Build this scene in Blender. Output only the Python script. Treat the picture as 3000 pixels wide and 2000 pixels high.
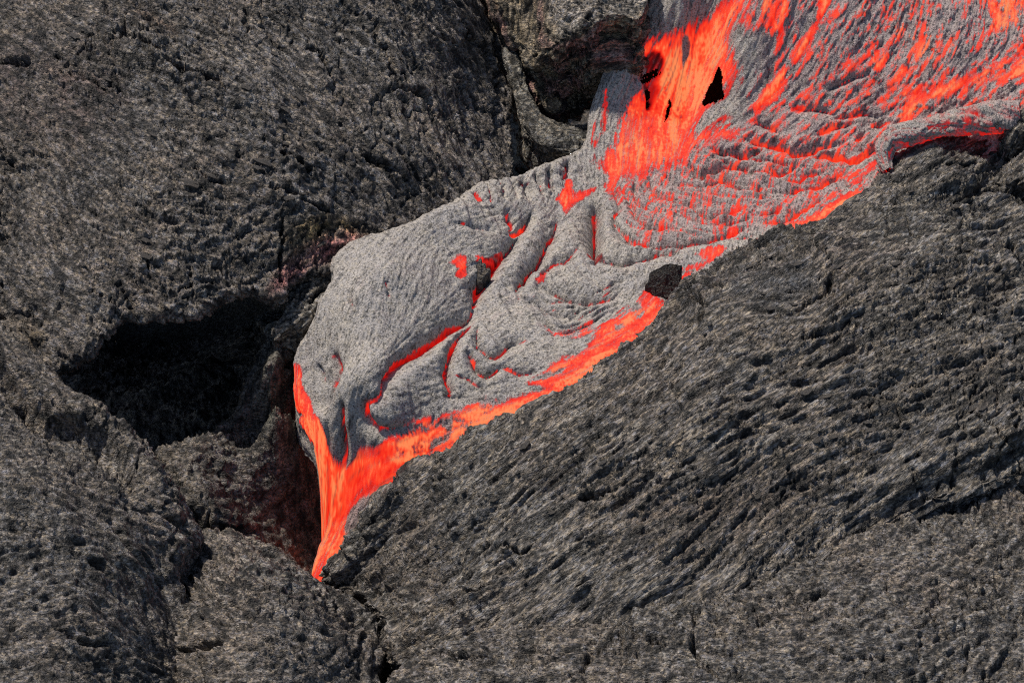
import bpy, math
import numpy as np
from mathutils import Vector

# ------------------------------------------------------------------ scene, camera, light
sc = bpy.context.scene
for o in list(bpy.data.objects):
    bpy.data.objects.remove(o, do_unlink=True)
COL = sc.collection

PITCH = math.radians(42.0)
DIST = 12.0
SP, CP = math.sin(PITCH), math.cos(PITCH)
CAM = np.array([0.0, -DIST * CP, DIST * SP])
FWD = np.array([0.0, CP, -SP])
UPV = np.array([0.0, SP, CP])
FRAME_W = 4.0                       # metres across the frame at the look-at point
PX = 3000.0 / FRAME_W               # drawing units per metre (drawing is 3000 x 2000)

cam_data = bpy.data.cameras.new('camera')
cam_data.sensor_width = 36.0
cam_data.lens = 36.0 * DIST / FRAME_W
cam_data.clip_end = 500.0
cam_data.dof.use_dof = True
cam_data.dof.focus_distance = DIST + 0.05
cam_data.dof.aperture_fstop = 7.0
cam = bpy.data.objects.new('camera', cam_data)
cam.location = CAM
cam.rotation_euler = (math.pi / 2 - PITCH, 0, 0)
COL.objects.link(cam)
sc.camera = cam

SUN_EL, SUN_AZ = math.radians(59.0), math.radians(-48.0)   # azimuth from +Y (behind the scene) towards +X
world = bpy.data.worlds.new('World')
sc.world = world
world.use_nodes = True
wn = world.node_tree
bg = wn.nodes['Background']
sky = wn.nodes.new('ShaderNodeTexSky')
sky.sky_type = 'NISHITA'
sky.sun_disc = False
sky.sun_elevation = SUN_EL
sky.sun_rotation = SUN_AZ
wn.links.new(sky.outputs[0], bg.inputs[0])
bg.inputs[1].default_value = 0.10

sun_data = bpy.data.lights.new('sun', 'SUN')
sun_data.energy = 4.2
sun_data.angle = math.radians(2.0)
sun_data.color = (1.0, 0.93, 0.83)
sun = bpy.data.objects.new('sun', sun_data)
sdir = Vector((math.sin(SUN_AZ) * math.cos(SUN_EL), math.cos(SUN_AZ) * math.cos(SUN_EL), math.sin(SUN_EL)))
sun.rotation_euler = (-sdir).to_track_quat('-Z', 'Y').to_euler()
sun.location = sdir * 20
COL.objects.link(sun)

sc.view_settings.view_transform = 'Standard'
sc.view_settings.look = 'None'
sc.view_settings.exposure = 0.0
sc.view_settings.gamma = 1.0
sc.render.engine = 'CYCLES'
sc.cycles.filter_width = 1.1
sc.cycles.use_denoising = False      # keep the single-pixel grain of the rock

# ------------------------------------------------------------------ drawing <-> place
def pix(u, v, z):
    """point of the horizontal plane at height z under drawing position (u, v)"""
    u = np.asarray(u, float); v = np.asarray(v, float); z = np.asarray(z, float)
    a = (u - 1500.0) / PX / DIST
    b = -(v - 1000.0) / PX / DIST
    dx = a
    dy = FWD[1] + b * UPV[1]
    dz = FWD[2] + b * UPV[2]
    t = (z - CAM[2]) / dz
    return CAM[0] + t * dx, CAM[1] + t * dy

def unpix(x, y, z):
    rx, ry, rz = x - CAM[0], y - CAM[1], z - CAM[2]
    dep = ry * FWD[1] + rz * FWD[2]
    a = rx / dep
    b = (ry * UPV[1] + rz * UPV[2]) / dep
    return 1500.0 + a * DIST * PX, 1000.0 - b * DIST * PX

class TPS:
    def __init__(self, pts, lam=2e-3):
        P = np.array(pts, float)
        x, y = pix(P[:, 0], P[:, 1], P[:, 2])
        self.c = np.stack([x, y], 1); n = len(x)
        K = self._k(self.c, self.c) + lam * np.eye(n)
        Q = np.hstack([np.ones((n, 1)), self.c])
        A = np.zeros((n + 3, n + 3)); A[:n, :n] = K; A[:n, n:] = Q; A[n:, :n] = Q.T
        self.w = np.linalg.solve(A, np.concatenate([P[:, 2], np.zeros(3)]))
    @staticmethod
    def _k(a, b):
        d2 = ((a[:, None, :] - b[None]) ** 2).sum(-1)
        return 0.5 * d2 * np.log(d2 + 1e-9)
    def __call__(self, x, y):
        s = x.shape; q = np.stack([x.ravel(), y.ravel()], 1)
        out = np.empty(len(q))
        for i in range(0, len(q), 60000):
            c = q[i:i + 60000]
            out[i:i + 60000] = self._k(c, self.c) @ self.w[:-3] + self.w[-3] + c @ self.w[-2:]
        return out.reshape(s)

def surf(tps, u, v, it=14):
    """ground position of a drawing point on a height surface"""
    z = np.zeros(len(u))
    for _ in range(it):
        x, y = pix(u, v, z)
        z = 0.45 * z + 0.55 * tps(x, y)
    x, y = pix(u, v, z)
    return x, y, z

# ------------------------------------------------------------------ noise
_rng = np.random.default_rng(11)
_T = _rng.random(512 * 512).astype(np.float32)
def _h(ix, iy, seed):
    return _T[((ix + seed * 37) & 511) * 512 + ((iy + seed * 101) & 511)]
def vnoise(x, y, seed=0):
    xf = np.floor(x); yf = np.floor(y)
    fx = (x - xf).astype(np.float32); fy = (y - yf).astype(np.float32)
    xi = xf.astype(np.int32) + seed * 37; yi = yf.astype(np.int32) + seed * 101
    fx = fx * fx * (3 - 2 * fx); fy = fy * fy * (3 - 2 * fy)
    x0 = (xi & 511) << 9; x1 = ((xi + 1) & 511) << 9; y0 = yi & 511; y1 = (yi + 1) & 511
    a = _T[x0 + y0]; b = _T[x1 + y0]; c = _T[x0 + y1]; d = _T[x1 + y1]
    return (a + (b - a) * fx + (c - a) * fy + (a - b - c + d) * fx * fy) * 2 - 1
def fbm(x, y, seed=0, oct=4, gain=0.5):
    s = 0; a = 1; tot = 0
    for k in range(oct):
        s = s + a * vnoise(x, y, seed + 17 * k); tot += a
        x, y = x * 1.62 - y * 1.22 + 5.2, x * 1.22 + y * 1.62 - 3.7; a *= gain
    return s / tot
def billow(x, y, seed=0, oct=3, gain=0.55):
    s = 0; a = 1; tot = 0
    for k in range(oct):
        s = s + a * np.abs(vnoise(x, y, seed + 13 * k)); tot += a
        x, y = x * 1.62 - y * 1.22 + 5.2, x * 1.22 + y * 1.62 - 3.7; a *= gain
    return s / tot
def worley(x, y, seed=0):
    xi = np.floor(x).astype(np.int64); yi = np.floor(y).astype(np.int64)
    f1 = np.full(x.shape, 9.0); f2 = np.full(x.shape, 9.0)
    for i in (-1, 0, 1):
        for j in (-1, 0, 1):
            cx = xi + i; cy = yi + j
            px = cx + _h(cx, cy, seed); py = cy + _h(cx, cy, seed + 91)
            d = (px - x) ** 2 + (py - y) ** 2
            f2 = np.minimum(f2, np.maximum(f1, d)); f1 = np.minimum(f1, d)
    return np.sqrt(f1), np.sqrt(f2)
def sstep(a, b, x):
    t = np.clip((x - a) / (b - a), 0, 1)
    return t * t * (3 - 2 * t)
def blur(a, n=1):
    for _ in range(n):
        p = np.pad(a, 1, mode='edge')
        a = (p[:-2, 1:-1] + p[2:, 1:-1] + p[1:-1, :-2] + p[1:-1, 2:] + 2 * p[1:-1, 1:-1]) / 6
    return a
def lic(shape, vx, vy, seed, cell, length):
    """fibres: random grain smeared along a direction field (index units)"""
    r = np.random.default_rng(seed)
    ny, nx = shape
    if cell > 1:
        my, mx = int(ny / cell) + 3, int(nx / cell) + 3
        n = r.random((my, mx)).astype(np.float32)
        yy = np.arange(ny) / cell; xx = np.arange(nx) / cell
        y0 = yy.astype(int); x0 = xx.astype(int); fy = (yy - y0)[:, None]; fx = (xx - x0)[None]
        N = (n[y0][:, x0] * (1 - fy) * (1 - fx) + n[y0 + 1][:, x0] * fy * (1 - fx)
             + n[y0][:, x0 + 1] * (1 - fy) * fx + n[y0 + 1][:, x0 + 1] * fy * fx)
    else:
        N = r.random(shape).astype(np.float32)
    m = np.hypot(vx, vy) + 1e-9; vx = vx / m; vy = vy / m
    gy, gx = np.mgrid[0:ny, 0:nx].astype(np.float32)
    step = max(1.0, cell * 0.5); k = max(2, int(length / step))
    acc = N.copy()
    for s in (1, -1):
        px, py = gx.copy(), gy.copy()
        for i in range(k):
            ix = np.clip(px + .5, 0, nx - 1).astype(np.int32); iy = np.clip(py + .5, 0, ny - 1).astype(np.int32)
            px = px + s * step * vx[iy, ix]; py = py + s * step * vy[iy, ix]
            ix = np.clip(px + .5, 0, nx - 1).astype(np.int32); iy = np.clip(py + .5, 0, ny - 1).astype(np.int32)
            acc += N[iy, ix] * (1 - i / k)
    acc -= acc.mean(); acc /= acc.std() + 1e-9
    return acc

# ------------------------------------------------------------------ drawing helpers
def smooth_line(P, closed, step=10.0):
    P = np.array(P, float); n = len(P); out = []
    rng = range(n) if closed else range(n - 1)
    for i in rng:
        p1, p2 = P[i], P[(i + 1) % n]
        p0 = P[(i - 1) % n] if (closed or i > 0) else p1
        p3 = P[(i + 2) % n] if (closed or i + 2 < n) else p2
        k = max(1, int(np.hypot(*(p2 - p1)[:2]) / step))
        t = (np.arange(k) / k)[:, None]
        out.append(0.5 * (2 * p1 + (p2 - p0) * t + (2 * p0 - 5 * p1 + 4 * p2 - p3) * t ** 2 + (3 * p1 - p0 - 3 * p2 + p3) * t ** 3))
    if not closed: out.append(P[-1:])
    return np.concatenate(out)
def seg_dist(x, y, L, closed=False):
    """distance to a polyline and parameter along it, for flat arrays"""
    best = np.full(x.shape, 1e9); par = np.zeros(x.shape); global SIDE
    SIDE = np.ones(x.shape)
    n = len(L)
    for i in range(n if closed else n - 1):
        a = L[i]; b = L[(i + 1) % n]; d = b - a; l2 = d @ d + 1e-12
        t = np.clip(((x - a[0]) * d[0] + (y - a[1]) * d[1]) / l2, 0, 1)
        q = (x - a[0] - t * d[0]) ** 2 + (y - a[1] - t * d[1]) ** 2
        m = q < best
        best[m] = q[m]; par[m] = ((i + t) / max(1, n - 1))[m]
        if not closed: SIDE[m] = (-.45 * (x - a[0] - t * d[0]) - (y - a[1] - t * d[1]))[m]
    return np.sqrt(best), par
def inside(x, y, L):
    c = np.zeros(x.shape, bool); n = len(L)
    for i in range(n):
        a = L[i]; b = L[(i + 1) % n]
        if a[1] == b[1]: continue
        m = ((a[1] > y) != (b[1] > y)) & (x < (b[0] - a[0]) * (y - a[1]) / (b[1] - a[1]) + a[0])
        c ^= m
    return c
def upsample(a, f, ny, nx):
    yy = np.minimum(np.arange(ny) / f, a.shape[0] - 1.001); xx = np.minimum(np.arange(nx) / f, a.shape[1] - 1.001)
    y0 = yy.astype(int); x0 = xx.astype(int); fy = (yy - y0)[:, None]; fx = (xx - x0)[None]
    return (a[y0][:, x0] * (1 - fy) * (1 - fx) + a[y0 + 1][:, x0] * fy * (1 - fx)
            + a[y0][:, x0 + 1] * (1 - fy) * fx + a[y0 + 1][:, x0 + 1] * fy * fx)

# ------------------------------------------------------------------ materials
def new_mat(name):
    m = bpy.data.materials.new(name); m.use_nodes = True
    nt = m.node_tree; nt.nodes.clear()
    return m, nt
class NB:
    def __init__(s, nt): s.nt = nt
    def n(s, t, **k):
        x = s.nt.nodes.new(t)
        for a, b in k.items(): setattr(x, a, b)
        return x
    def l(s, a, b): s.nt.links.new(a, b)
    def noise(s, vec, scale, detail=4, rough=0.6, dist=0.0):
        x = s.n('ShaderNodeTexNoise'); x.inputs['Scale'].default_value = scale; x.inputs['Detail'].default_value = detail
        x.inputs['Roughness'].default_value = rough; x.inputs['Distortion'].default_value = dist
        s.l(vec, x.inputs['Vector']); return x.outputs['Fac']
    def ramp(s, fac, stops):
        r = s.n('ShaderNodeValToRGB'); e = r.color_ramp.elements
        e[0].position = stops[0][0]; e[0].color = (*stops[0][1], 1)
        e[1].position = stops[-1][0]; e[1].color = (*stops[-1][1], 1)
        for p, c in stops[1:-1]:
            x = e.new(p); x.color = (*c, 1)
        s.l(fac, r.inputs[0]); return r.outputs[0]
    def mix(s, f, a, b, mode='MIX'):
        x = s.n('ShaderNodeMix', data_type='RGBA', blend_type=mode)
        for sock, val in ((x.inputs[0], f), (x.inputs[6], a), (x.inputs[7], b)):
            if hasattr(val, 'is_output'): s.l(val, sock)
            else: sock.default_value = val if not isinstance(val, tuple) else (*val, 1)
        return x.outputs[2]
    def math(s, op, a, b=0.0, clamp=False):
        x = s.n('ShaderNodeMath', operation=op, use_clamp=clamp)
        for sock, val in ((x.inputs[0], a), (x.inputs[1], b)):
            if hasattr(val, 'is_output'): s.l(val, sock)
            else: sock.default_value = val
        return x.outputs[0]
    def attr(s, name):
        x = s.n('ShaderNodeAttribute', attribute_name=name); return x

def rock_material(name, base, brown=0.5, blue=0.5, pale=0.5, gain=1.0, ang=0.0, stretch=0.6):
    m, nt = new_mat(name); b = NB(nt)
    out = b.n('ShaderNodeOutputMaterial'); bs = b.n('ShaderNodeBsdfPrincipled')
    co = b.n('ShaderNodeTexCoord').outputs['Object']
    mp = b.n('ShaderNodeMapping'); mp.vector_type = 'TEXTURE'
    mp.inputs['Rotation'].default_value = (0, 0, math.radians(ang)); mp.inputs['Scale'].default_value = (1 / stretch, 1, 1)
    b.l(co, mp.inputs['Vector']); fc = mp.outputs[0]
    k = 5.2 * gain                     # the two grain layers below multiply by about a third on average
    g = lambda c: tuple(x * k for x in c)
    grain = b.attr('grain').outputs['Fac']
    col = b.mix(b.ramp(b.noise(co, 2.6, 3, 0.6), [(0.38, (0, 0, 0)), (0.62, (brown,) * 3)]), g(base), g((0.100, 0.074, 0.056)))
    col = b.mix(b.ramp(b.noise(co, 15.0, 4, 0.65, 0.4), [(0.48, (0, 0, 0)), (0.64, (blue,) * 3)]), col, g((0.066, 0.067, 0.074)))
    col = b.mix(b.ramp(b.noise(fc, 90.0, 2, 0.7), [(0.46, (0, 0, 0)), (0.62, (0.75,) * 3)]), col, g((0.120, 0.095, 0.064)))
    col = b.mix(b.ramp(b.noise(fc, 75.0, 2, 0.7), [(0.52, (0, 0, 0)), (0.66, (0.6,) * 3)]), col, g((0.060, 0.064, 0.078)))
    col = b.mix(b.ramp(b.noise(fc, 26.0, 4, 0.7), [(0.54, (0, 0, 0)), (0.68, (0.55 * pale + .1,) * 3)]), col, g((0.165, 0.155, 0.138)))
    st = b.attr('stain')
    sm = b.ramp(b.noise(co, 30.0, 4, 0.7), [(0.35, (0.5,) * 3), (0.6, (1,) * 3)])
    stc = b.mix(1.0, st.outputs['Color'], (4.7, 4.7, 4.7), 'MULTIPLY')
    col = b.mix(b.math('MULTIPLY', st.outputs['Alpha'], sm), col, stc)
    gr = b.ramp(grain, [(0.16, (0.07,) * 3), (0.36, (0.32,) * 3), (0.54, (0.58,) * 3), (0.82, (1.0,) * 3)])
    col = b.mix(1.0, col, gr, 'MULTIPLY')
    nf = b.math('ADD', b.math('MULTIPLY', b.noise(fc, 92.0, 2, 0.6), 0.62), b.math('MULTIPLY', b.noise(fc, 190.0, 2, 0.6), 0.38))
    gn = b.ramp(nf, [(0.37, (0.04,) * 3), (0.46, (0.30,) * 3), (0.54, (0.62,) * 3), (0.64, (0.80 + 0.2 * pale,) * 3)])
    col = b.mix(1.0, col, gn, 'MULTIPLY')
    b.l(col, bs.inputs['Base Color'])
    bs.inputs['Roughness'].default_value = 0.62
    bs.inputs['Specular IOR Level'].default_value = 0.45
    hgt = b.math('ADD', b.noise(fc, 72.0, 3, 0.7), b.math('MULTIPLY', b.noise(fc, 200.0, 2, 0.6), 0.4))
    bp = b.n('ShaderNodeBump'); bp.inputs['Strength'].default_value = 1.0; bp.inputs['Distance'].default_value = 0.022
    b.l(hgt, bp.inputs['Height']); b.l(bp.outputs[0], bs.inputs['Normal'])
    b.l(bs.outputs[0], out.inputs[0])
    return m

def lava_material():
    m, nt = new_mat('lava_skin'); b = NB(nt)
    out = b.n('ShaderNodeOutputMaterial'); bs = b.n('ShaderNodeBsdfPrincipled')
    co = b.n('ShaderNodeTexCoord').outputs['Object']
    heat = b.attr('melt_temp').outputs['Fac']; cov = b.attr('cover').outputs['Fac']; grain = b.attr('grain').outputs['Fac']
    col = b.mix(b.ramp(b.noise(co, 8.0, 4, 0.6), [(0.40, (0, 0, 0)), (0.62, (1, 1, 1))]), (0.60, 0.55, 0.52), (0.68, 0.61, 0.54))
    col = b.mix(b.ramp(b.noise(co, 70.0, 3, 0.7), [(0.50, (0, 0, 0)), (0.66, (0.6,) * 3)]), col, (0.80, 0.68, 0.50))
    col = b.mix(b.ramp(heat, [(0.35, (0, 0, 0)), (0.65, (0.75,) * 3)]), col, (0.62, 0.45, 0.43))
    gr = b.ramp(grain, [(0.08, (0.22,) * 3), (0.28, (0.52,) * 3), (0.42, (0.82,) * 3), (0.90, (1.0,) * 3)])
    col = b.mix(1.0, col, gr, 'MULTIPLY')
    gn = b.ramp(b.noise(co, 135.0, 3, 0.7), [(0.34, (0.08,) * 3), (0.41, (0.40,) * 3), (0.47, (0.68,) * 3), (0.58, (0.78,) * 3), (0.68, (1.0,) * 3)])
    col = b.mix(1.0, col, gn, 'MULTIPLY')
    b.l(col, bs.inputs['Base Color'])
    bs.inputs['Roughness'].default_value = 0.44; bs.inputs['Specular IOR Level'].default_value = 0.5
    bp = b.n('ShaderNodeBump'); bp.inputs['Strength'].default_value = 0.9; bp.inputs['Distance'].default_value = 0.008
    b.l(b.noise(co, 170.0, 3, 0.7), bp.inputs['Height']); b.l(bp.outputs[0], bs.inputs['Normal'])
    em = b.n('ShaderNodeEmission')
    ec = b.ramp(heat, [(0.0, (0.02, 0.0, 0.0)), (0.25, (0.13, 0.001, 0.001)), (0.45, (0.55, 0.006, 0.003)),
                       (0.64, (0.92, 0.022, 0.007)), (0.82, (1.0, 0.068, 0.020)), (1.0, (1.0, 0.25, 0.085))])
    b.l(ec, em.inputs[0]); em.inputs[1].default_value = 1.0
    mx = b.n('ShaderNodeMixShader'); b.l(cov, mx.inputs[0]); b.l(bs.outputs[0], mx.inputs[1])
    add = b.n('ShaderNodeAddShader')
    dim = b.n('ShaderNodeBsdfPrincipled'); dim.inputs['Base Color'].default_value = (0.02, 0.012, 0.012, 1); dim.inputs['Roughness'].default_value = 0.45; dim.inputs['Specular IOR Level'].default_value = 0.25
    b.l(bp.outputs[0], dim.inputs['Normal'])
    b.l(em.outputs[0], add.inputs[0]); b.l(dim.outputs[0], add.inputs[1])
    b.l(add.outputs[0], mx.inputs[2]); b.l(mx.outputs[0], out.inputs[0])
    m.cycles.emission_sampling = 'NONE'
    return m

MAT = {
    'mound': rock_material('mound_basalt', (0.063, 0.056, 0.052), 0.6, 0.5, 0.55, 1.0, -40, .5),
    'slope': rock_material('slope_basalt', (0.066, 0.060, 0.053), 0.5, 0.6, 0.65, 1.0, 42, .25),
    'fore': rock_material('foreground_basalt', (0.068, 0.062, 0.057), 0.5, 0.4, 0.75, 1.0, -10, .6),
    'hollow': rock_material('hollow_basalt', (0.066, 0.060, 0.054), 0.5, 0.3, 0.5, 0.9),
    'slab': rock_material('slab_basalt', (0.078, 0.075, 0.064), 0.3, 0.3, 0.6, 1.1),
    'block': rock_material('block_basalt', (0.11, 0.10, 0.088), 0.5, 0.3, 0.8, 1.3),
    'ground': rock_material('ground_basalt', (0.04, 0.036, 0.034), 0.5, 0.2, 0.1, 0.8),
    'chunk': rock_material('chunk_basalt', (0.022, 0.021, 0.020), 0.2, 0.2, 0.6, 0.5, 75, .2),
    'unlit_black': rock_material('unlit_black', (0.002, 0.002, 0.002), 0, 0, 0, 0.1),  # near-black colour stands in for the darkness behind the lava openings
    'lava': lava_material(),
}

# ------------------------------------------------------------------ meshes
def link_mesh(name, V, F, mat, parent=None, attrs=None, smooth=True):
    me = bpy.data.meshes.new(name)
    me.vertices.add(len(V)); me.vertices.foreach_set('co', np.ascontiguousarray(V, np.float32).ravel())
    k = F.shape[1]
    me.loops.add(F.size); me.loops.foreach_set('vertex_index', np.ascontiguousarray(F, np.int32).ravel())
    me.polygons.add(len(F)); me.polygons.foreach_set('loop_start', np.arange(0, F.size, k, dtype=np.int32))
    me.polygons.foreach_set('use_smooth', np.full(len(F), smooth))
    me.update(calc_edges=True); me.validate()
    for an, av in (attrs or {}).items():
        if av.ndim == 1:
            a = me.attributes.new(an, 'FLOAT', 'POINT'); a.data.foreach_set('value', av.astype(np.float32))
        else:
            a = me.attributes.new(an, 'FLOAT_COLOR', 'POINT'); a.data.foreach_set('color', av.astype(np.float32).ravel())
    me.materials.append(mat)
    ob = bpy.data.objects.new(name, me); COL.objects.link(ob)
    if parent: ob.parent = parent
    return ob
def tag(o, label=None, cat=None, group=None, kind=None):
    if label: o['label'] = label
    if cat: o['category'] = cat
    if group: o['group'] = group
    if kind: o['kind'] = kind
    return o

class Lobe:
    """a body of rock or lava: height surface inside an outline, rolled-over sides outside it"""
    def __init__(s, pts, outline, h, profile, rag=0.012, margin=None, dirs=None, seed=1, lam=2e-3, ragscale=9.0, region=(-330, 3330, -330, 2330)):
        s.tps = TPS(pts, lam); s.seed = seed
        O = smooth_line(outline, True, 12.0)
        ox, oy, oz = surf(s.tps, O[:, 0], O[:, 1])
        s.O = np.stack([ox, oy], 1)
        s.profile = np.array(profile, float)
        m = s.profile[-1, 0] if margin is None else margin
        x0, x1, y0, y1 = ox.min() - m, ox.max() + m, oy.min() - m, oy.max() + m
        hx, hy = h / PX, h / PX / 0.72
        nx, ny = int((x1 - x0) / hx) + 2, int((y1 - y0) / hy) + 2
        s.nx, s.ny, s.hx, s.hy = nx, ny, hx, hy
        X, Y = np.meshgrid(x0 + np.arange(nx) * hx, y0 + np.arange(ny) * hy)
        f = 5
        cx, cy = np.meshgrid(x0 + np.arange(0, nx + f, f) * hx, y0 + np.arange(0, ny + f, f) * hy)
        dd, _ = seg_dist(cx.ravel(), cy.ravel(), s.O, True)
        ins = inside(cx.ravel(), cy.ravel(), s.O)
        sd = np.where(ins, -dd, dd).reshape(cx.shape)
        sdb = blur(sd, 2)
        gy_, gx_ = np.gradient(sdb, f * hy, f * hx)
        D = upsample(sd, f, ny, nx)
        GX = upsample(gx_, f, ny, nx); GY = upsample(gy_, f, ny, nx)
        gl = np.hypot(GX, GY) + 1e-6; GX /= gl; GY /= gl
        D = D + rag * fbm(X * ragscale, Y * ragscale, seed + 5, 4, 0.6)
        D = D + .65 * s.profile[:, 1].max()
        s.D = D
        t = np.maximum(D, 0)
        fx = X - GX * t; fy = Y - GY * t
        cz = s.tps(cx, cy)
        s.zin = s.tps(fx[::1], fy[::1]) if nx * ny < 1 else None
        # height at the foot point, sampled from a coarse height sheet
        zf = upsample(cz, f, ny, nx)
        ix = np.clip((fx - x0) / (hx * f), 0, cx.shape[1] - 1.001); iy = np.clip((fy - y0) / (hy * f), 0, cx.shape[0] - 1.001)
        a0 = iy.astype(int); b0 = ix.astype(int); fa = iy - a0; fb = ix - b0
        zf = cz[a0, b0] * (1 - fa) * (1 - fb) + cz[a0 + 1, b0] * fa * (1 - fb) + cz[a0, b0 + 1] * (1 - fa) * fb + cz[a0 + 1, b0 + 1] * fa * fb
        off = np.interp(t, s.profile[:, 0], s.profile[:, 1]); dz = np.interp(t, s.profile[:, 0], s.profile[:, 2])
        s.X = fx + GX * off; s.Y = fy + GY * off; s.Z = zf + dz
        s.PX_, s.PY_ = X, Y
        s.U, s.V = unpix(s.X, s.Y, s.Z)
        U0, V0 = unpix(X, Y, upsample(cz, f, ny, nx))
        s.U0, s.V0 = U0, V0
        r = region
        s.keep = (D < s.profile[-1, 0]) & (U0 > r[0]) & (U0 < r[1]) & (V0 > r[2]) & (V0 < r[3])
        s.act = D < s.profile[-1, 0] + 3 * hy
        # grain direction
        vx = np.zeros(cx.shape); vy = np.zeros(cx.shape)
        cu, cv = unpix(cx, cy, cz)
        zy, zx = np.gradient(cz, f * hy, f * hx)
        for (du, dv, ang) in (dirs or [(0, 0, 20)]):
            w = 1.0 / ((cu - du) ** 2 + (cv - dv) ** 2 + 60 ** 2) ** 1.5
            a = math.radians(ang)
            a = np.arctan2((math.sin(a) - zx * CP * math.cos(a)) / np.maximum(SP + zy * CP, .25), math.cos(a))
            vx += w * np.cos(2 * a); vy += w * np.sin(2 * a)
        th = 0.5 * np.arctan2(vy, vx) + 0.45 * fbm(cx * 3.5, cy * 3.5, seed + 31, 3)
        s.vx = upsample(np.cos(th), f, ny, nx) / 1.0 ; s.vy = upsample(np.sin(th), f, ny, nx) * 0.72
        s.disp = np.zeros((ny, nx))
        s.stain = np.zeros((ny, nx, 4), np.float32)
    def fbm(s, sc, seed, oct=4, gain=.5):
        out = np.zeros((s.ny, s.nx), np.float32); k = s.act
        out[k] = fbm(s.PX_[k] * sc, s.PY_[k] * sc, seed, oct, gain)
        return out
    def fib(s, k, cell, length):
        return lic((s.ny, s.nx), s.vx, s.vy, s.seed * 101 + k, cell, length)
    def grain(s):
        r = np.random.default_rng(s.seed + 900)
        w = blur(r.normal(size=(s.ny, s.nx)).astype(np.float32), 1); w /= w.std()
        g = .60 * w + .80 * s.fib(21, 1.2, getattr(s, 'flen', 10) * .5) + .55 * s.fib(22, 2.4, getattr(s, 'flen', 10) * 1.2)
        return np.clip(.5 + .21 * g, 0, 1)
    def line(s, L, maxd):
        """distance (drawing units) to a drawn line, only near it"""
        L = smooth_line(L, False, 10.0)
        d = np.full((s.ny, s.nx), 1e6); p = np.zeros((s.ny, s.nx)); side = np.zeros((s.ny, s.nx))
        m = (s.U0 > L[:, 0].min() - maxd) & (s.U0 < L[:, 0].max() + maxd) & (s.V0 > L[:, 1].min() - maxd) & (s.V0 < L[:, 1].max() + maxd)
        if m.any():
            dd, pp = seg_dist(s.U0[m], s.V0[m], L[:, :2]); d[m] = dd; p[m] = pp; side[m] = np.sign(SIDE)
        s.side = side
        return d, p
    def area(s, L, soft):
        L = smooth_line(L, True, 12.0)
        m = (s.U0 > L[:, 0].min() - soft) & (s.U0 < L[:, 0].max() + soft) & (s.V0 > L[:, 1].min() - soft) & (s.V0 < L[:, 1].max() + soft)
        w = np.zeros((s.ny, s.nx))
        if m.any():
            x, y = s.U0[m], s.V0[m]
            d, _ = seg_dist(x, y, L, True); sd = np.where(inside(x, y, L), d, -d)
            w[m] = sstep(-soft, soft, sd)
        return w
    def positions(s):
        P = np.stack([s.X, s.Y, s.Z], -1)
        # light smoothing of the normals so that relief leaves the body squarely
        A = np.stack([blur(P[..., i], 3) for i in range(3)], -1)
        du = np.gradient(A, axis=1); dv = np.gradient(A, axis=0)
        N = np.cross(du, dv); N /= np.linalg.norm(N, axis=-1, keepdims=True) + 1e-9
        s.N = N
        return P + N * s.disp[..., None]
    def quads(s):
        k = s.keep
        q = k[:-1, :-1] & k[1:, :-1] & k[:-1, 1:] & k[1:, 1:]
        return q
    def build(s, name, mat, parent=None, attrs=None, mask=None, P=None):
        P = s.positions() if P is None else P
        q = s.quads() if mask is None else mask
        jj, ii = np.nonzero(q)
        idx = jj * s.nx + ii
        F = np.stack([idx, idx + 1, idx + 1 + s.nx, idx + s.nx], 1)
        used = np.unique(F)
        remap = np.zeros(s.nx * s.ny, np.int32); remap[used] = np.arange(len(used))
        at = {'stain': s.stain.reshape(-1, 4)[used], 'grain': s.grain().ravel()[used]} if attrs is None else {k: v.reshape(s.nx * s.ny, *v.shape[2:])[used] for k, v in attrs.items()}
        return link_mesh(name, P.reshape(-1, 3)[used], remap[F], mat, parent, at)

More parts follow.
